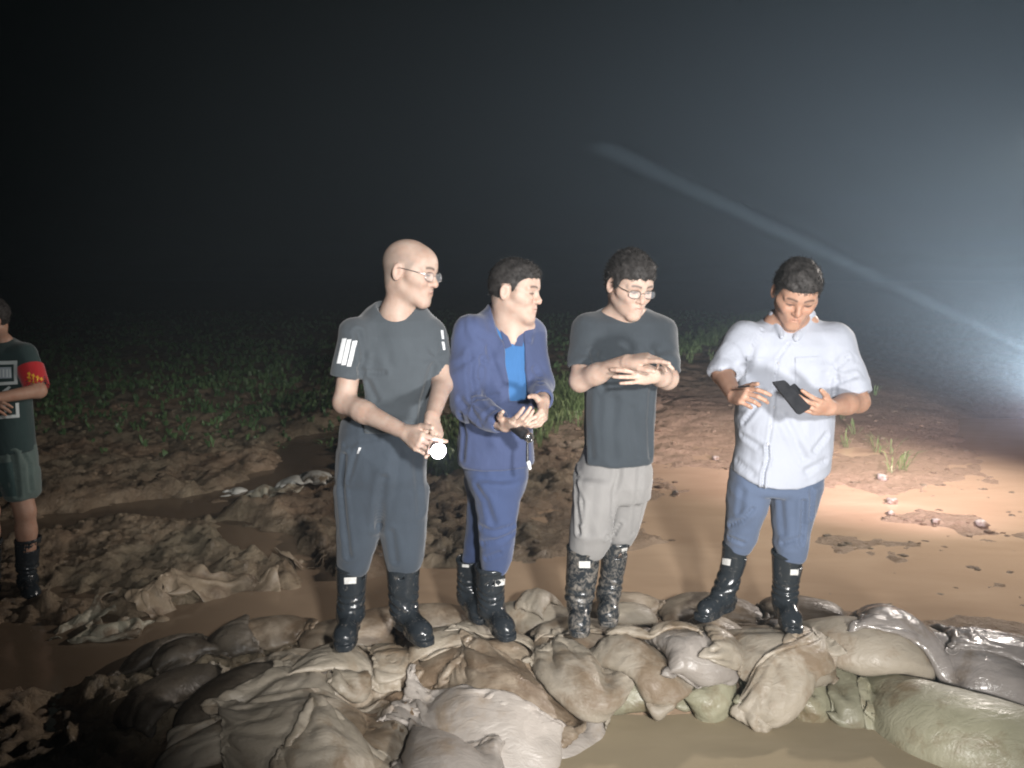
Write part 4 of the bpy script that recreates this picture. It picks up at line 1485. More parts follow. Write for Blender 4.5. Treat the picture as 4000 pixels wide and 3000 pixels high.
    for el, wr in ((elR, wrR), (elL, wrL)):
        c0 = lmix(el, wr, .72); c1 = lmix(el, wr, 1.05)
        pr.append(rcone(c0, c1, .034, .036, .003, 'sub'))
    cr = [([(1838, 1380), (1840, 1480), (1852, 1540)], .008, .012), ([(1880, 1400), (1872, 1470)], .006, .010), ([(1905, 1360), (1935, 1440), (1960, 1500)], .006, .012),
          ([(1880, 1560), (1940, 1545)], .006, .010), ([(1800, 1620), (1815, 1700), (1808, 1790)], .008, .012), ([(1880, 1660), (1900, 1620), (1930, 1600)], .005, .010),
          ([(2085, 1440), (2105, 1470), (2112, 1500)], .006, .010), ([(1868, 1640), (1830, 1600), (1800, 1560)], .006, .012)]
    o, V, F = garment('jacket', pr, .006, CL['jacket'], par, .0065, (8, 8, 4), 6, cr, tensions=[(Q(1860, 1400, 2.9), .14, 5, .005), (Q(1850, 1580, 2.85), .10, 5, .005)])
    t2 = bvh(V, F)
    # polo collar wings over the jacket edge
    for cn in ([(1946, 1258), (1966, 1270), (2000, 1352), (1974, 1364)], [(2040, 1276), (2058, 1270), (2038, 1354), (2007, 1350)]):
        decal('collar', t, cn, CL['jacket'], o, 4, 8, .006)
    # trousers
    pr = [zloft([sec(*r) for r in [(1800, 2075, 1720, 3.1, .13), (1805, 2070, 1800, 3.1, .138), (1820, 2062, 1860, 3.1, .13), (1835, 2045, 1910, 3.1, .12)]], .03)]
    pr.append(zloft(leg_secs([(1838, 2052, 1860, 3.06), (1856, 2030, 1945, 3.05), (1868, 2018, 2040, 3.05), (1874, 2008, 2120, 3.06), (1876, 1998, 2180, 3.07), (1888, 1976, 2236, 3.07)]), .03))
    pr.append(zloft(leg_secs([(1815, 1960, 1860, 3.15), (1828, 1925, 1950, 3.18), (1822, 1915, 2050, 3.2), (1812, 1900, 2130, 3.22), (1805, 1880, 2192, 3.22)]), .025))
    cr = [([(1880, 2060), (1930, 2075), (2000, 2060)], .006, .012), ([(1888, 2120), (1950, 2110), (2005, 2080)], .007, .012), ([(1900, 2180), (1950, 2160)], .006, .010), ([(1860, 1900), (1900, 1960), (1925, 2040)], .006, .014)]
    garment('trousers', pr, .0065, CL['tro2'], par, .006, (8, 8, 3), 7, cr)
    sh = leg_secs([(1858, 1978, 2205, 3.07), (1862, 1970, 2300, 3.07), (1868, 1962, 2385, 3.07)])
    b, bt = boot(par, sh, Q(1920, 2425, 3.07), Q(1985, 2520, 2.92), RUB, Z0)
    decal('maker_label', bt, [(1934, 2266), (1972, 2260), (1970, 2284), (1934, 2290)], LABEL, b, 3, 2)
    sh = leg_secs([(1783, 1885, 2178, 3.22), (1786, 1880, 2270, 3.22), (1792, 1878, 2340, 3.22)])
    b, bt = boot(par, sh, Q(1835, 2365, 3.22), Q(1885, 2420, 3.08), RUB, Z0)
    decal('maker_label', bt, [(1806, 2194), (1832, 2196), (1832, 2216), (1806, 2214)], LABEL, b, 3, 2)
    fix_children(par)
    # black compact camera with a metal ring and wrist cord, held in the right hand
    dv = empty('compact_camera', tuple(Q(2045, 1690, 2.70)))
    tag(dv, 'small black gadget with a bright ring and hanging cord held by the blue jacket man', 'gadget')
    a, b_ = Q(2012, 1668, 2.72), Q(2062, 1706, 2.66)
    V, F = mesh_field([rcone(a, lmix(a, b_, .7), .021, .023, .004), rcone(lmix(a, b_, .6), b_, .016, .019, .004)], .0035)
    mesh_obj('body', V, F, BLACKP, dv)
    ax = nrm(b_ - a); e1 = nrm(np.cross(ax, (0, 0, 1))); e2 = np.cross(ax, e1)
    ring = [];
    for r_, d_ in ((.019, -.001), (.020, .004), (.0185, .009), (.012, .009), (.010, .004)):
        ring.append([b_ + ax * (d_ + .006) + r_ * (e1 * math.cos(t_) + e2 * math.sin(t_)) for t_ in np.linspace(0, 2 * math.pi, 16, endpoint=False)])
    V = np.concatenate(ring); F = [(i * 16 + k, i * 16 + (k + 1) % 16, (i + 1) * 16 + (k + 1) % 16, (i + 1) * 16 + k) for i in range(4) for k in range(16)]
    F.append(tuple(4 * 16 + k for k in range(16)))
    mesh_obj('metal_ring', V, F, STEEL, dv)
    p0, p1 = Q(2060, 1722, 2.67), Q(2060, 1800, 2.66)
    V, F = mesh_field([rcone(p0, p1, .0045, .006, .003)], .003)
    mesh_obj('cord', V, F, BLACKP, dv)
    V, F = mesh_field([rcone(Q(2064, 1806, 2.66), Q(2070, 1830, 2.66), .008, .006, .003)], .003)
    mesh_obj('cord_end', V, F, WHITE, dv)
    fix_children(dv)


person2()


# ================================================================== person 3: dark tee, grey trousers
def person3():
    par = person('man in plain dark t-shirt and light grey trousers gesturing with both hands', at=tuple(Q(2300, 2430, 3.12)))
    hc = Q(2458, 1120, 3.08)
    R = frame_of((.38, -.84, -.30), (.10, -.15, 1))
    s = 1.08
    nb = Q(2440, 1285, 3.14)
    chest = [rcone(Q(2380, 1245, 3.15), Q(2500, 1245, 3.15), .05, .05, .04), rcone(Q(2440, 1240, 3.14), Q(2445, 1310, 3.14), .056, .05, .04)]
    shR, elR, wrR = Q(2292, 1290, 3.12), Q(2266, 1488, 3.0), Q(2448, 1412, 2.82)
    shL, elL, wrL = Q(2583, 1300, 3.14), Q(2606, 1478, 3.0), Q(2556, 1466, 2.86)
    armR = [rcone(shR, elR, .05, .044, .02), rcone(elR, lmix(elR, wrR, .4), .044, .041, .02), rcone(lmix(elR, wrR, .35), wrR, .041, .028, .02)]
    armR += hand_prims(wrR, Q(2560, 1392, 2.76) - wrR, (.0, -.35, .9), (.1, -.9, -.3), curl=(.12, .35, .55, .7), spread=.35, thumb=(.8, .45, .35), tcurl=.2, s=1.05)
    armL = [rcone(shL, elL, .05, .044, .02), rcone(elL, lmix(elL, wrL, .5), .044, .038, .02), rcone(lmix(elL, wrL, .5), wrL, .038, .028, .02)]
    armL += hand_prims(wrL, Q(2470, 1462, 2.80) - wrL, (-.1, -.8, .1), (0, -.15, .9), curl=(.45, .40, .32, .25), spread=.3, thumb=(.75, .6, .2), tcurl=.15, s=1.05)
    feet = ((Q(2265, 2400, 3.1), Q(2310, 2040, 3.09)), (Q(2372, 2360, 3.2), Q(2440, 2020, 3.2)))
    make_body(par, SK, (hc, R, s, 1.0, nb, chest, None), (armR, armL), core_of(nb, Q(2400, 1850, 3.14), feet))
    hair(hc, R, s, par, HAIR, seed=9, thick=.014, top=.026, fringe=.014, part=.4)
    glasses(par, hc, R, s, plain('dark_wire', (.06, .055, .05), .4, .5), lens_mat=LENS)
    rows = [(2372, 2520, 1200, 3.17, .060), (2325, 2560, 1222, 3.17, .078), (2278, 2595, 1258, 3.16, .098), (2262, 2602, 1310, 3.15, .115), (2268, 2596, 1400, 3.14, .124),
            (2270, 2578, 1500, 3.14, .128), (2262, 2566, 1600, 3.14, .130), (2255, 2560, 1700, 3.14, .133), (2247, 2555, 1796, 3.14, .136)]
    pr = [zloft([sec(*r) for r in rows], .03, p=2.3, rnd=.010)]
    hR, hL = Q(2262, 1425, 3.03), Q(2604, 1458, 3.03)
    pr += [rcone(shR, lmix(shR, elR, .72), .068, .060, .045), rcone(shL, lmix(shL, elL, .85), .066, .058, .045)]
    pr.append(half(lambda X, Y, Z: np.maximum(np.maximum(Z - hR[2] + .25 * (Y - 3.0), X - Q(2303, 1425, 3.03)[0]), Z - hR[2] - .1)))
    pr.append(half(lambda X, Y, Z: np.maximum(Z - hL[2] - .1 * (X - hL[0]), Q(2572, 1458, 3.03)[0] - X)))
    pr.append(rcone(lmix(shR, elR, .5), lmix(shR, elR, 1.0), .053, .053, .003, 'sub'))
    pr.append(rcone(lmix(shL, elL, .6), lmix(shL, elL, 1.05), .051, .051, .003, 'sub'))
    pr.append(ell(Q(2446, 1190, 3.11), (.083, .090, .060), np.stack([(1, 0, 0), nrm((0, 1, -.35)), nrm((0, .35, 1))]), .005, 'sub'))
    pr.append(zloft([(z - .03, a, b, c - .01, d - .01) for z, a, b, c, d in [sec(*rows[-1]), sec(*rows[-2])]], .003, 'sub', 2.3, .004))
    cr = [([(2300, 1500), (2296, 1640), (2310, 1780)], .006, .016), ([(2400, 1560), (2392, 1700), (2400, 1790)], .006, .018), ([(2545, 1500), (2535, 1640), (2540, 1780)], .006, .012),
          ([(2310, 1380), (2340, 1450), (2360, 1520)], .006, .012), ([(2560, 1380), (2520, 1500)], .006, .012), ([(2470, 1600), (2490, 1780)], .005, .016)]
    o, V, F = garment('t_shirt', pr, .0055, CL['tee3'], par, .005, (8, 8, 3), 11, cr, tensions=[(Q(2310, 1400, 3.0), .12, 5, .004), (Q(2570, 1400, 3.0), .12, 5, .004)])
    pr = [zloft([sec(*r) for r in [(2285, 2525, 1740, 3.14, .11), (2268, 2535, 1790, 3.14, .118), (2250, 2547, 1830, 3.14, .128), (2245, 2545, 1880, 3.14, .13), (2243, 2537, 1950, 3.14, .11)]], .03)]
    pr.append(zloft(leg_secs([(2243, 2415, 1860, 3.1), (2238, 2404, 1980, 3.08), (2230, 2394, 2070, 3.08), (2222, 2380, 2125, 3.1), (2236, 2352, 2176, 3.1)]), .02))
    pr.append(zloft(leg_secs([(2380, 2545, 1860, 3.18), (2378, 2522, 1970, 3.2), (2372, 2498, 2050, 3.2), (2368, 2482, 2095, 3.2), (2384, 2462, 2134, 3.2)]), .02))
    cr = [([(2252, 1830), (2252, 1900), (2258, 1980), (2262, 2080)], .012, .010), ([(2256, 1900), (2275, 1960), (2272, 2040)], .009, .009), ([(2420, 1800), (2418, 1860), (2398, 1920), (2392, 2010)], .008, .012),
          ([(2372, 2098), (2400, 2085), (2420, 2050)], .008, .009), ([(2500, 1820), (2490, 1960), (2475, 2080)], .006, .014), ([(2320, 1900), (2300, 2080)], .005, .02)]
    garment('trousers', pr, .006, CL['tro3'], par, .006, (8, 8, 3), 12, cr)
    sh = leg_secs([(2216, 2350, 2130, 3.1), (2211, 2335, 2250, 3.1), (2208, 2316, 2340, 3.1)])
    b, bt = boot(par, sh, Q(2262, 2385, 3.1), Q(2262, 2475, 2.96), RUBM, Z0)
    decal('maker_label', bt, [(2262, 2192), (2305, 2192), (2305, 2218), (2262, 2218)], LABEL, b, 3, 2)
    sh = leg_secs([(2350, 2462, 2105, 3.2), (2346, 2442, 2220, 3.2), (2338, 2422, 2310, 3.2)])
    b, bt = boot(par, sh, Q(2375, 2350, 3.2), Q(2375, 2425, 3.05), RUBM, Z0)
    decal('maker_label', bt, [(2428, 2142), (2450, 2138), (2448, 2162), (2427, 2166)], LABEL, b, 3, 2)
    fix_children(par)


person3()


# ================================================================== person 4: white shirt
def person4():
    par = person('man in white shirt looking down at the phone in his hand', at=tuple(Q(2950, 2420, 3.14)))
    hc = Q(3108, 1150, 3.06)
    R = frame_of((-.16, -.84, -.50), (.02, -.45, 1))
    s = 1.10
    nb = Q(3085, 1310, 3.16)
    chest = [rcone(Q(3030, 1265, 3.16), Q(3150, 1265, 3.16), .052, .052, .04), rcone(Q(3085, 1270, 3.13), Q(3083, 1350, 3.125), .055, .048, .04)]
    shR, elR, wrR = Q(2912, 1320, 3.14), Q(2824, 1462, 3.04), Q(2868, 1545, 2.86)
    shL, elL, wrL = Q(3262, 1335, 3.14), Q(3350, 1568, 3.04), Q(3240, 1594, 2.84)
    armR = [rcone(shR, elR, .05, .044, .02), rcone(elR, wrR, .043, .030, .02)]
    armR += hand_prims(wrR, Q(2925, 1545, 2.74) - wrR, (-.5, -.6, .4), (.2, -.3, .8), curl=(.5, .75, .95, 1.1), spread=.2, thumb=(.8, .5, .1), tcurl=.1, s=1.05)
    armL = [rcone(shL, elL, .052, .047, .02), rcone(elL, lmix(elL, wrL, .45), .046, .042, .02), rcone(lmix(elL, wrL, .4), wrL, .042, .030, .02)]
    armL += hand_prims(wrL, Q(3150, 1588, 2.76) - wrL, (.0, -.75, -.35), (.0, -.45, .8), curl=(.3, .36, .42, .5), spread=.3, thumb=(.75, .6, .15), tcurl=.0, s=1.05)
    feet = ((Q(2835, 2330, 3.2), Q(2908, 2030, 3.17)), (Q(3062, 2385, 3.13), Q(3095, 2040, 3.15)))
    make_body(par, SK2, (hc, R, s, 1.0, nb, chest, None), (armR, armL), core_of(nb, Q(3030, 1810, 3.16), feet))
    hair(hc, R, s, par, HAIR, seed=21, thick=.010, top=.018, fringe=.004)
    rows = [(3020, 3160, 1232, 3.19, .065), (2965, 3215, 1262, 3.19, .088), (2915, 3262, 1295, 3.18, .108), (2892, 3285, 1345, 3.17, .124), (2888, 3270, 1430, 3.16, .136),
            (2884, 3252, 1530, 3.16, .142), (2878, 3244, 1640, 3.16, .146), (2880, 3242, 1740, 3.16, .148), (2862, 3230, 1830, 3.16, .148), (2855, 3222, 1915, 3.16, .146)]
    pr = [zloft([sec(*r) for r in rows], .03, p=2.3, rnd=.006)]
    sR, sL = lmix(shR, elR, .95), lmix(shL, elL, .80)
    pr += [rcone(shR, sR, .080, .062, .05), rcone(shL, sL, .082, .066, .05)]
    # rolled cuffs
    pr += [rcone(lmix(shR, elR, .93), lmix(shR, elR, 1.02), .064, .060, .006), rcone(lmix(shL, elL, .76), lmix(shL, elL, .85), .070, .066, .006)]
    aR, aL = nrm(elR - shR), nrm(elL - shL)
    cR_, cL_ = lmix(shR, elR, 1.08), lmix(shL, elL, .90)
    for cc, aa, xs in ((cR_, aR, -1), (cL_, aL, 1)):
        pr.append(Prim((lambda cc, aa, xs: lambda X, Y, Z: np.maximum(-((X - cc[0]) * aa[0] + (Y - cc[1]) * aa[1] + (Z - cc[2]) * aa[2]), np.sqrt((X - cc[0]) ** 2 + (Y - cc[1]) ** 2 + (Z - cc[2]) ** 2) - .115))(cc, aa, xs), cc - .12, cc + .12, .003, 'sub'))
    pr += [rcone(lmix(shR, elR, .92), lmix(elR, wrR, .2), .046, .046, .003, 'sub'), rcone(lmix(shL, elL, .7), elL, .056, .056, .003, 'sub')]
    # collar band and neck hole
    pr += [rcone(Q(3030, 1235, 3.15), Q(3054, 1318, 3.05), .018, .006, .018), rcone(Q(3160, 1232, 3.15), Q(3110, 1322, 3.05), .018, .006, .018), rcone(Q(3030, 1235, 3.15), Q(3095, 1222, 3.23), .022, .022, .02), rcone(Q(3160, 1232, 3.15), Q(3095, 1222, 3.23), .022, .022, .02)]
    pr.append(ell(Q(3092, 1228, 3.14), (.064, .080, .062), np.stack([(1, 0, 0), nrm((0, 1, -.4)), nrm((0, .4, 1))]), .004, 'sub'))
    pr.append(rcone(Q(3092, 1240, 3.10), Q(3081, 1350, 2.985), .046, .006, .004, 'sub'))
    zc, xc = Q(3040, 1912, 3.02)[2], Q(3045, 1900, 3.1)[0]
    pr.append(zcut(lambda X, Y: zc + .055 * np.clip(np.abs(X - xc) / .2, 0, 1.2) ** 2.2))
    pr.append(zloft([(zc - .05, *sec(*rows[-1])[1:3], sec(*rows[-1])[3] - .016, .128), (zc + .06, *sec(*rows[-2])[1:3], sec(*rows[-2])[3] - .016, .130)], .003, 'sub', 2.3, .004))
    cr = [([(3079, 1345), (3040, 1400), (3030, 1480), (3022, 1600), (3008, 1700), (2990, 1800)], .0045, .006), ([(2998, 1745), (3002, 1790), (2984, 1850), (2980, 1900)], .014, .006),
          ([(3265, 1470), (3258, 1540)], .005, .010), ([(3060, 1620), (3110, 1720), (3140, 1790)], .007, .014),
          ([(2960, 1580), (2930, 1620), (2905, 1650)], .006, .010), ([(2975, 1290), (2945, 1345)], .003, .008),
          ([(3270, 1440), (3310, 1400)], .006, .010), ([(3280, 1490), (3340, 1470)], .006, .010), ([(3225, 1700), (3180, 1760)], .006, .012), ([(3220, 1800), (3150, 1840)], .006, .014),
          ([(2900, 1700), (2960, 1740)], .005, .012), ([(2880, 1800), (2940, 1850)], .005, .014)]
    o, V, F = garment('shirt', pr, .0052, CL['shirt4'], par, .0085, (7, 7, 3.4), 31, cr, tensions=[(Q(2910, 1420, 3.05), .15, 4, .004), (Q(3265, 1450, 3.05), .15, 4, .004)])
    t = bvh(V, F)
    for cn in ([(2912, 1392), (2990, 1400), (2988, 1416), (2912, 1410)], [(3105, 1398), (3205, 1392), (3206, 1410), (3106, 1416)]):
        decal('pocket_flap', t, cn, CL['shirt4'], o, 8, 3, .006)
    for cn in ([(2912, 1392), (2990, 1400), (2985, 1500), (2914, 1490)], [(3105, 1398), (3205, 1392), (3200, 1500), (3108, 1508)]):
        decal('chest_pocket', t, cn, CL['shirt4'], o, 8, 8, .003)
    BT = plain('shirt_button', (.5, .5, .52), .3)
    for u, v in ((3041, 1420), (3034, 1500), (3024, 1590), (3013, 1666), (3000, 1735), (2950, 1400), (3160, 1402)):
        decal('button', t, [(u - 5, v - 5), (u + 5, v - 5), (u + 5, v + 5), (u - 5, v + 5)], BT, o, 2, 2, .0045)
    pr = [zloft([sec(*r) for r in [(2862, 3215, 1800, 3.17, .13), (2850, 3212, 1860, 3.17, .135), (2848, 3208, 1920, 3.17, .125)]], .03, rnd=.03)]
    pr.append(zloft(leg_secs([(2848, 3012, 1880, 3.17), (2840, 2990, 1990, 3.16), (2836, 2965, 2060, 3.17), (2832, 2948, 2110, 3.19), (2840, 2922, 2160, 3.2)]), .012))
    pr.append(zloft(leg_secs([(3008, 3208, 1880, 3.16), (3020, 3182, 1990, 3.15), (3025, 3160, 2070, 3.14), (3025, 3150, 2130, 3.13), (3038, 3136, 2186, 3.13)]), .012))
    cr = [([(2852, 2050), (2900, 2030), (2940, 1990)], .008, .010), ([(2850, 2100), (2900, 2120)], .006, .010), ([(3140, 1960), (3135, 2060), (3130, 2120)], .010, .010), ([(3170, 1920), (3165, 2020)], .009, .010),
          ([(3060, 2120), (3130, 2100)], .007, .010), ([(2900, 1920), (2890, 2000)], .005, .014), ([(3050, 1960), (3060, 2080)], .005, .014)]
    garment('trousers', pr, .006, CL['tro4'], par, .006, (8, 8, 4), 32, cr)
    sh = [sec(2826, 2930, 2118, 3.2, .058), sec(2818, 2912, 2200, 3.2, .056), sec(2800, 2878, 2290, 3.2, .050)]
    b, bt = boot(par, sh, Q(2825, 2340, 3.2), Q(2742, 2408, 3.10), RUB, Z0)
    decal('maker_label', bt, [(2824, 2180), (2856, 2184), (2852, 2210), (2822, 2204)], LABEL, b, 3, 2)
    sh = [sec(3018, 3144, 2150, 3.13, .064), sec(3018, 3122, 2250, 3.13, .058), sec(3022, 3108, 2330, 3.13, .052)]
    b, bt = boot(par, sh, Q(3062, 2375, 3.13), Q(3100, 2455, 2.99), RUB, Z0)
    decal('maker_label', bt, [(3088, 2224), (3120, 2224), (3116, 2246), (3086, 2246)], LABEL, b, 3, 2)
    fix_children(par)
    # phone in an open flip case, and a pen
    ph = empty('smartphone', tuple(Q(3095, 1550, 2.74)))
    tag(ph, 'dark smartphone in an open flip case held by the white shirt man', 'phone')
    def slab(name, c4, th, mat, par_):
        c4 = [np.asarray(p) for p in c4]
        n = nrm(np.cross(c4[1] - c4[0], c4[3] - c4[0]))
        V = []
        for k in (0, 1):
            for i in range(4):
                a, p, q = c4[i], c4[(i + 1) % 4], c4[(i - 1) % 4]
                for f1, f2 in ((.0, .10), (.03, .03), (.10, .0)):
                    V.append(a + (p - a) * (f1 if True else 0) + (q - a) * f2 + n * th * k)
        m_ = 12
        order = []
        for i in range(4):
            order += [i * 3, i * 3 + 1, i * 3 + 2]
        F = [tuple(order[::-1]), tuple(12 + j for j in order)] + [(order[i], order[(i + 1) % 12], 12 + order[(i + 1) % 12], 12 + order[i]) for i in range(12)]
        return mesh_obj(name, V, F, mat, par_, smooth=False)
    c0 = [Q(3018, 1491, 2.73), Q(3066, 1484, 2.75), Q(3170, 1592, 2.76), Q(3122, 1622, 2.73)]
    slab('phone_body', c0, .009, BLACKP, ph)
    c1 = [Q(3074, 1516, 2.757), Q(3104, 1496, 2.80), Q(3178, 1575, 2.80), Q(3162, 1594, 2.757)]
    slab('case_cover', c1, .004, BLACKP, ph)
    fix_children(ph)
    p0, p1 = Q(2885, 1512, 2.76), Q(2924, 1508, 2.70)
    V, F = mesh_field([rcone(p0, p1, .0042, .0042, .002), rcone(p1, p1 + (p1 - p0) * .15, .0042, .0015, .002)], .0022)
    tag(mesh_obj('pen', V, F, BLACKP), 'short dark pen held by the white shirt man at his right side', 'pen')


person4()


# ================================================================== person 5: cut by the left frame edge
def person5():
    Y = 3.92
    par = person('person in shorts and printed dark t-shirt with a red armband, cut by the frame', at=tuple(Q(60, 2270, Y)))
    hc = Q(-34, 1238, Y)
    R = frame_of((-.45, -.85, -.10), (0, 0, 1))
    s = 1.02
    nb = Q(-22, 1345, Y)
    chest = [rcone(Q(-60, 1320, Y), Q(30, 1320, Y), .05, .05, .04)]
    shL, elL, wrL = Q(118, 1370, Y), Q(170, 1512, Y - .08), Q(0, 1542, Y - .28)
    shR, elR, wrR = Q(-150, 1370, Y), Q(-190, 1520, Y - .08), Q(-60, 1560, Y - .28)
    arms = []
    for sh, el, wr, sg in ((shL, elL, wrL, 1), (shR, elR, wrR, -1)):
        a = [rcone(sh, el, .046, .038, .02), rcone(el, wr, .038, .027, .02)]
        a += hand_prims(wr, (-.9 * sg, -.35, -.05), (0, -.6, .5), (0, -.4, .8), curl=(.5, .6, .6, .7))
        arms.append(a)
    hipz = Q(0, 1800, Y)
    kneeL, ankL = Q(118, 1985, Y - .02), Q(132, 2215, Y)
    kneeR, ankR = Q(-25, 1985, Y), Q(-22, 2225, Y + .05)
    legs = []
    for k_, a_, hx_ in ((kneeL, ankL, 70), (kneeR, ankR, -60)):
        top = Q(hx_, 1800, Y)
        legs.append([rcone(top, k_, .075, .052, .02), rcone(k_, lmix(k_, a_, .35), .050, .050, .02), rcone(lmix(k_, a_, .3), a_, .050, .034, .02)])
    make_body(par, SK2, (hc, R, s, 1.0, nb, chest, None), arms, [rcone(nb, hipz, .07, .09, .03)], extra=legs, res=.004)
    hair(hc, R, s, par, HAIR, seed=41)
    rows = [(-80, 50, 1300, Y + .02, .06), (-125, 95, 1325, Y + .02, .085), (-158, 130, 1360, Y + .01, .105), (-160, 132, 1450, Y, .115), (-155, 130, 1550, Y, .12), (-160, 138, 1650, Y, .125), (-165, 150, 1748, Y, .128)]
    pr = [zloft([sec(*r) for r in rows], .03, rnd=.01), rcone(shL, lmix(shL, elL, .72), .060, .058, .04), rcone(shR, lmix(shR, elR, .72), .060, .058, .04)]
    pr.append(ell(Q(-22, 1288, Y - .02), (.082, .09, .07), np.stack([(1, 0, 0), nrm((0, 1, -.35)), nrm((0, .35, 1))]), .005, 'sub'))
    pr.append(rcone(lmix(shL, elL, .6), lmix(shL, elL, 1.), .051, .05, .003, 'sub'))
    o, V, F = garment('t_shirt', pr, .007, CL['tee5'], par, .005, (8, 8, 3), 41)
    t = bvh(V, F)
    PW = plain('print_offwhite', (.60, .66, .66), .6)
    def bar(a, b, c, d): decal('shirt_print', t, [a, b, c, d], PW, o, 8, 2, .003)
    # upper white frame with an inner panel of upright letter strokes
    bar((-135, 1400), (90, 1394), (90, 1408), (-135, 1414)); bar((-135, 1488), (90, 1474), (90, 1486), (-135, 1500))
    decal('shirt_print', t, [(76, 1396), (90, 1394), (90, 1486), (76, 1487)], PW, o, 2, 8, .003)
    decal('shirt_print', t, [(-110, 1424), (66, 1419), (66, 1462), (-110, 1470)], plain('print_panel', (.36, .42, .47), .6), o, 10, 5, .003)
    for x in (-30, -14, 2, 18, 32, 46, 58):
        decal('shirt_letter', t, [(x, 1428), (x + 6, 1428), (x + 6, 1458), (x, 1459)], PW, o, 1, 4, .0045)
    # lower open frame and the leaping shape
    bar((-135, 1620), (96, 1604), (96, 1616), (-135, 1634))
    decal('shirt_print', t, [(80, 1560), (93, 1558), (96, 1612), (83, 1614)], PW, o, 2, 6, .003)
    decal('shirt_emblem', t, [(30, 1512), (55, 1493), (64, 1498), (40, 1520)], PW, o, 3, 3, .003)
    decal('shirt_emblem', t, [(20, 1562), (36, 1560), (54, 1590), (42, 1598)], PW, o, 3, 3, .003)
    # armband
    RED = cloth_material('armband_red', (.50, .025, .03), .08, .6)
    a0, a1 = lmix(shL, elL, .36), lmix(shL, elL, .94)
    pr = [rcone(a0, a1, .067, .060, .003)]
    ax = nrm(a1 - a0)
    def capp(c, sgn):
        return Prim(lambda X, Y_, Z: sgn * ((X - c[0]) * ax[0] + (Y_ - c[1]) * ax[1] + (Z - c[2]) * ax[2]), c - .2, c + .2, .002, 'sub')
    pr += [capp(a0, 1), capp(a1, -1), rcone(a0 - ax * .1, a1 + ax * .1, .063, .055, .002, 'sub')]
    # Prim 'sub' removes where fn < 0: beyond each end of the band
    V, F = mesh_field(pr, .0045)
    band = mesh_obj('armband', V, F, RED, par)
    tb = bvh(V, F)
    YEL = plain('armband_yellow', (.78, .42, .03), .6)
    for x, y in ((134, 1442), (150, 1449), (166, 1456), (181, 1463)):
        # chunky worn characters, three strokes each
        decal('armband_letter', tb, [(x - 6, y - 1), (x + 7, y + 3), (x + 7, y + 9), (x - 6, y + 5)], YEL, band, 2, 1, .002)
        decal('armband_letter', tb, [(x - 1, y - 4), (x + 4, y - 2), (x + 4, y + 34), (x - 1, y + 32)], YEL, band, 1, 4, .0025)
        decal('armband_letter', tb, [(x - 7, y + 14), (x + 8, y + 19), (x + 8, y + 25), (x - 7, y + 20)], YEL, band, 2, 1, .002)
        decal('armband_letter', tb, [(x - 6, y + 26), (x + 7, y + 30), (x + 7, y + 36), (x - 6, y + 32)], YEL, band, 2, 1, .002)
    # shorts
    pr = [zloft([sec(*r) for r in [(-160, 145, 1715, Y, .12), (-165, 152, 1780, Y, .13), (-160, 158, 1850, Y, .12)]], .03)]
    pr.append(zloft(leg_secs([(20, 158, 1820, Y), (38, 164, 1880, Y), (62, 165, 1930, Y)], .10), .012))
    pr.append(zloft(leg_secs([(-160, 25, 1820, Y), (-140, 22, 1880, Y), (-120, 18, 1935, Y)], .10), .012))
    cr = [([(70, 1760), (82, 1840), (88, 1920)], .01, .012), ([(110, 1760), (132, 1800), (140, 1900)], .009, .010), ([(20, 1790), (40, 1880)], .008, .012)]
    o, V, F = garment('shorts', pr, .007, CL['short5'], par, .007, (8, 8, 4), 42, cr)
    t = bvh(V, F)
    decal('side_panel', t, [(-10, 1800), (66, 1790), (84, 1925), (-10, 1925)], CL['short5d'], o, 6, 8, .003)
    for ank, toe, rows_ in ((Q(125, 2225, Y), Q(142, 2290, Y - .14), [(86, 172, 2085, Y), (88, 168, 2150, Y), (92, 162, 2200, Y)]), (Q(-22, 2230, Y + .05), Q(-12, 2295, Y - .08), [(-70, 18, 2095, Y), (-66, 15, 2160, Y), (-60, 12, 2205, Y)])):
        boot(par, leg_secs(rows_), ank, toe, RUB, .0)
    fix_children(par)
    par.location.x -= .03
    par.location.z -= .02


person5()

# ------------------------------------------------------------------ the lit torch
tc = empty('torch', tuple(Q(1700, 1745, 2.55)))
tag(tc, 'lit hand torch glaring white in the hands of the bald man', 'torch')
a, b_ = Q(1668, 1712, 2.66), Q(1712, 1761, 2.50)
ax = nrm(b_ - a)
V, F = mesh_field([rcone(a, lmix(a, b_, .62), .0155, .0165, .004), rcone(lmix(a, b_, .60), lmix(a, b_, .80), .018, .024, .004)], .0035)
mesh_obj('handle', V, F, BLACKP, tc)
e1 = nrm(np.cross(ax, (0, 0, 1))); e2 = np.cross(ax, e1)
ring = []
for r_, d_ in ((.025, -.010), (.0300, -.004), (.0300, .006), (.0275, .006), (.0265, .001)):
    ring.append([b_ + ax * d_ + r_ * (e1 * math.cos(t_) + e2 * math.sin(t_)) for t_ in np.linspace(0, 2 * math.pi, 24, endpoint=False)])
V = np.concatenate(ring); F = [(i * 24 + k, i * 24 + (k + 1) % 24, (i + 1) * 24 + (k + 1) % 24, (i + 1) * 24 + k) for i in range(4) for k in range(24)]
mesh_obj('head_ring', V, F, STEEL, tc)
V = [b_ + ax * .004] + [b_ + ax * .001 + .0268 * (e1 * math.cos(t_) + e2 * math.sin(t_)) for t_ in np.linspace(0, 2 * math.pi, 24, endpoint=False)]
GLOW = plain('torch_glow', (1, 1, 1), .3, 0, (.93, .86, 1.0), 26)
mesh_obj('lens', V, [(0, 1 + k, 1 + (k + 1) % 24) for k in range(24)], GLOW, tc)
fix_children(tc)
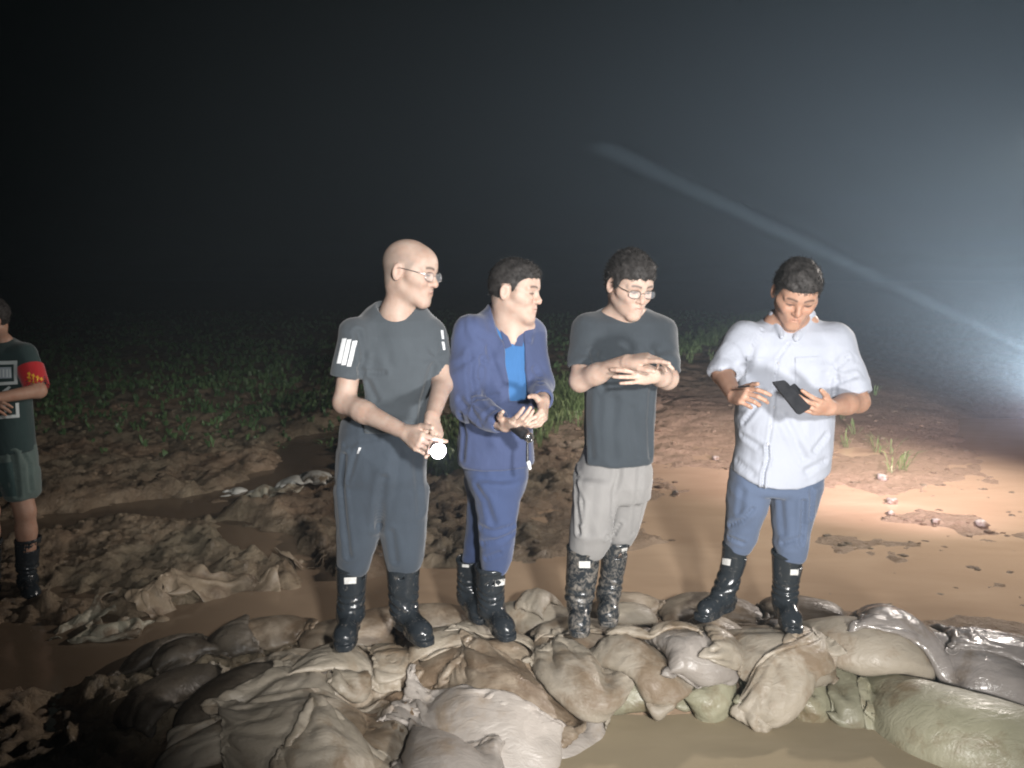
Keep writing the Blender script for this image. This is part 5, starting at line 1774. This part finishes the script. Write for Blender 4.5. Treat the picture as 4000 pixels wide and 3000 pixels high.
lamp('torch_beam', 'SPOT', tuple(b_ + ax * .012), 45, (.88, .84, 1.0), .02, tuple(b_ + ax * 1.0 - np.array((0, 0, .1))), 110, .9)
# ------------------------------------------------------------------ torn sacks, stones, clods and far lights
CLOTHS = {'white': mottled('torn_sack_white', (.44, .44, .40), (.60, .60, .56), 8, (.35, .6), .4, .01, 40, dirt=(.22, .17, .11), dirt_at=(.52, .64), dirt_scale=9),
          'dull': mottled('torn_sack_dull', (.26, .24, .18), (.38, .36, .29), 8, (.4, .7), .4, .01, 40, dirt=(.16, .12, .08), dirt_at=(.48, .62), dirt_scale=9),
          'muddy': mottled('torn_sack_muddy', (.20, .155, .105), (.29, .235, .17), 8, (.4, .7), .4, .01, 40, dirt=(.14, .10, .065), dirt_at=(.45, .6), dirt_scale=7)}


def rag(u, v, L, Wd, yaw, kind, label, seed, full=False):
    x, y, _ = G(u, v, .03)
    S, P = sim(L, Wd, x, y, math.radians(yaw), .5 if not full else .17, seed, nu=30, nv=20, closed=full, crumple=.09 if not full else .06, steps=30 if not full else 14, iters=8, lift=.05)
    P[:, 2] += .045
    c = P.mean(0)
    Qs = np.concatenate([S.quads])
    o = mesh_obj('torn_sack', P - c, Qs, CLOTHS[kind])
    o.location = c
    if not full:
        sd = o.modifiers.new('thick', 'SOLIDIFY'); sd.thickness = .004
    sb = o.modifiers.new('sub', 'SUBSURF'); sb.levels = 1; sb.render_levels = 1
    tag(o, label, 'sack', 'torn empty sacks lying on the mud')


rag(950, 1905, .56, .34, 8, 'white', 'pale flattened sack left of the two torn white sacks on the mud', 101, True)
rag(1200, 1905, .62, .44, 28, 'white', 'brightest torn white sack lying crumpled on the mud beside the torch man', 102, True)
rag(1080, 1935, .60, .34, -12, 'dull', 'grey crumpled sack between the pale flat sack and the brightest one', 103, True)
rag(330, 2405, .40, .26, 60, 'dull', 'small dull crumpled sack at the left end of the lit mud', 104)
rag(440, 2440, .5, .34, 10, 'dull', 'dull flattened sack in the mud just above the dark end of the dike', 105, True)
rag(860, 2290, .85, .42, 8, 'muddy', 'long mud coloured sack lying flat beside the brook', 106)
rag(1180, 2180, .40, .28, 30, 'muddy', 'small muddy sack between the brook and the torn white sacks', 107)
rag(640, 2360, .50, .34, -20, 'muddy', 'muddy crumpled sack left of the long flat one', 108)


def lump(r, seed, flat=.7, n=3):
    import bmesh
    bm = bmesh.new()
    bmesh.ops.create_icosphere(bm, subdivisions=n, radius=1)
    V = np.array([v.co[:] for v in bm.verts]); F = [[v.index for v in f.verts] for f in bm.faces]
    bm.free()
    V = V * (1 + (.35 if n == 3 else .55) * fbm(V[:, 0] * 1.6 + seed, V[:, 1] * 1.6, V[:, 2] * 1.6, octv=3))[:, None]
    V[:, 2] *= flat
    return V * r, np.array(F)


STONE = mottled('stone', (.34, .31, .27), (.50, .46, .41), 20, (.4, .7), .5, .004, 50, dirt=(.2, .14, .09), dirt_at=(.45, .6), dirt_scale=14)
for i, (u, v, r, lab) in enumerate([
    (3485, 1958, .035, 'pale stone on the right verge, upper of the two brightest'), (3480, 2004, .028, 'small pale stone just below the brightest stone on the right verge'),
    (3832, 2050, .045, 'pale lump of stone farther right on the flooded mud'), (3450, 1870, .05, 'rounded pale stone at the far end of the right verge'),
    (2640, 1925, .03, 'small white fragment on the mud right of the grey trousers'), (3655, 2040, .03, 'small stone between the verge stones and the farther lump'),
    (2795, 1790, .035, 'small pale stone just left of the white shirt hem')]):
    x, y, _ = G(u, v, 0)
    V, F = lump(r, i * 3.7, .7)
    z = float(ground_h(np.array([x]), np.array([y]))[0])
    o = mesh_obj('stone', V, F, STONE); o.location = (x, y, max(z, REAR_Z) + r * .3)
    tag(o, lab, 'stone', 'stones on the flooded mud')

# clods of mud, far too many to count
Vs, Fs, n = [], [], 0
r_ = np.random.default_rng(77)
base = [lump(1, k * 5.1, .6, 2) for k in range(6)]
cnt = 0
while cnt < 1100:
    y = 3.7 * (9.5 / 3.7) ** r_.random(); x = (r_.random() * 2 - 1) * y * .76
    left = x < .3 + .2 * (y - 4)
    if not left and r_.random() > .35: continue
    if left and vnoise(x * 1.7 + 3, y * 1.7) < -.1: continue
    z = float(ground_h(np.array([x]), np.array([y]))[0])
    if z < REAR_Z - .02: continue
    s_ = (.010 + .030 * r_.random() ** 2) * (1 if left else .7)
    V, F = base[r_.integers(6)]
    a = r_.random() * 6.28
    c, s2 = math.cos(a), math.sin(a)
    V = np.stack([V[:, 0] * c - V[:, 1] * s2, V[:, 0] * s2 + V[:, 1] * c, V[:, 2]], -1) * s_ * [1.4, 1, 1] + [x, y, z + s_ * .0]
    Vs.append(V); Fs.append(F + n); n += len(V); cnt += 1
tag(mesh_obj('mud_clods', np.concatenate(Vs), np.concatenate(Fs), M['mud']), 'clods of wet mud strewn over the churned ground', 'mud clods', kind='stuff')

for i, (u, v, lab) in enumerate([(2273, 1205, 'tiny distant lamp just above the shoulder of the man in the dark t-shirt'), (2808, 1153, 'fainter tiny distant lamp between the two right hand men')]):
    p = Q(u, v, 90)
    V, F = lump(.11, 0, 1, 2)
    o = mesh_obj('distant_lamp', V, F, plain('distant_glow', (1, 1, 1), .5, 0, (.75, .85, 1.0), 9 if i == 0 else 2.5)); o.location = p
    tag(o, lab, 'lamp', 'distant lamps across the field')
# ------------------------------------------------------------------ night mist
def haze():
    m = bpy.data.materials.new('haze')
    m.use_nodes = True
    nt = m.node_tree
    for n in list(nt.nodes):
        if n.type != 'OUTPUT_MATERIAL': nt.nodes.remove(n)
    o = [n for n in nt.nodes if n.type == 'OUTPUT_MATERIAL'][0]
    pv = nt.nodes.new('ShaderNodeVolumePrincipled')
    pv.inputs['Color'].default_value = (0.74, 0.90, 1.0, 1)
    pv.inputs['Density'].default_value = 0.0034
    pv.inputs['Anisotropy'].default_value = 0.0
    nt.links.new(pv.outputs[0], o.inputs['Volume'])
    x, y0, y1, z0, z1 = 375, -70, 330, -4.0, 5.0
    V = [(-x, y0, z0), (x, y0, z0), (x, y1, z0), (-x, y1, z0), (-x, y0, z1), (x, y0, z1), (x, y1, z1), (-x, y1, z1)]
    F = [(3, 2, 1, 0), (4, 5, 6, 7), (0, 1, 5, 4), (1, 2, 6, 5), (2, 3, 7, 6), (3, 0, 4, 7)]
    ob = mesh_obj('haze', V, F, m, smooth=False)
    tag(ob, 'thin night mist filling the air over the flooded field', 'haze', kind='stuff')


haze()
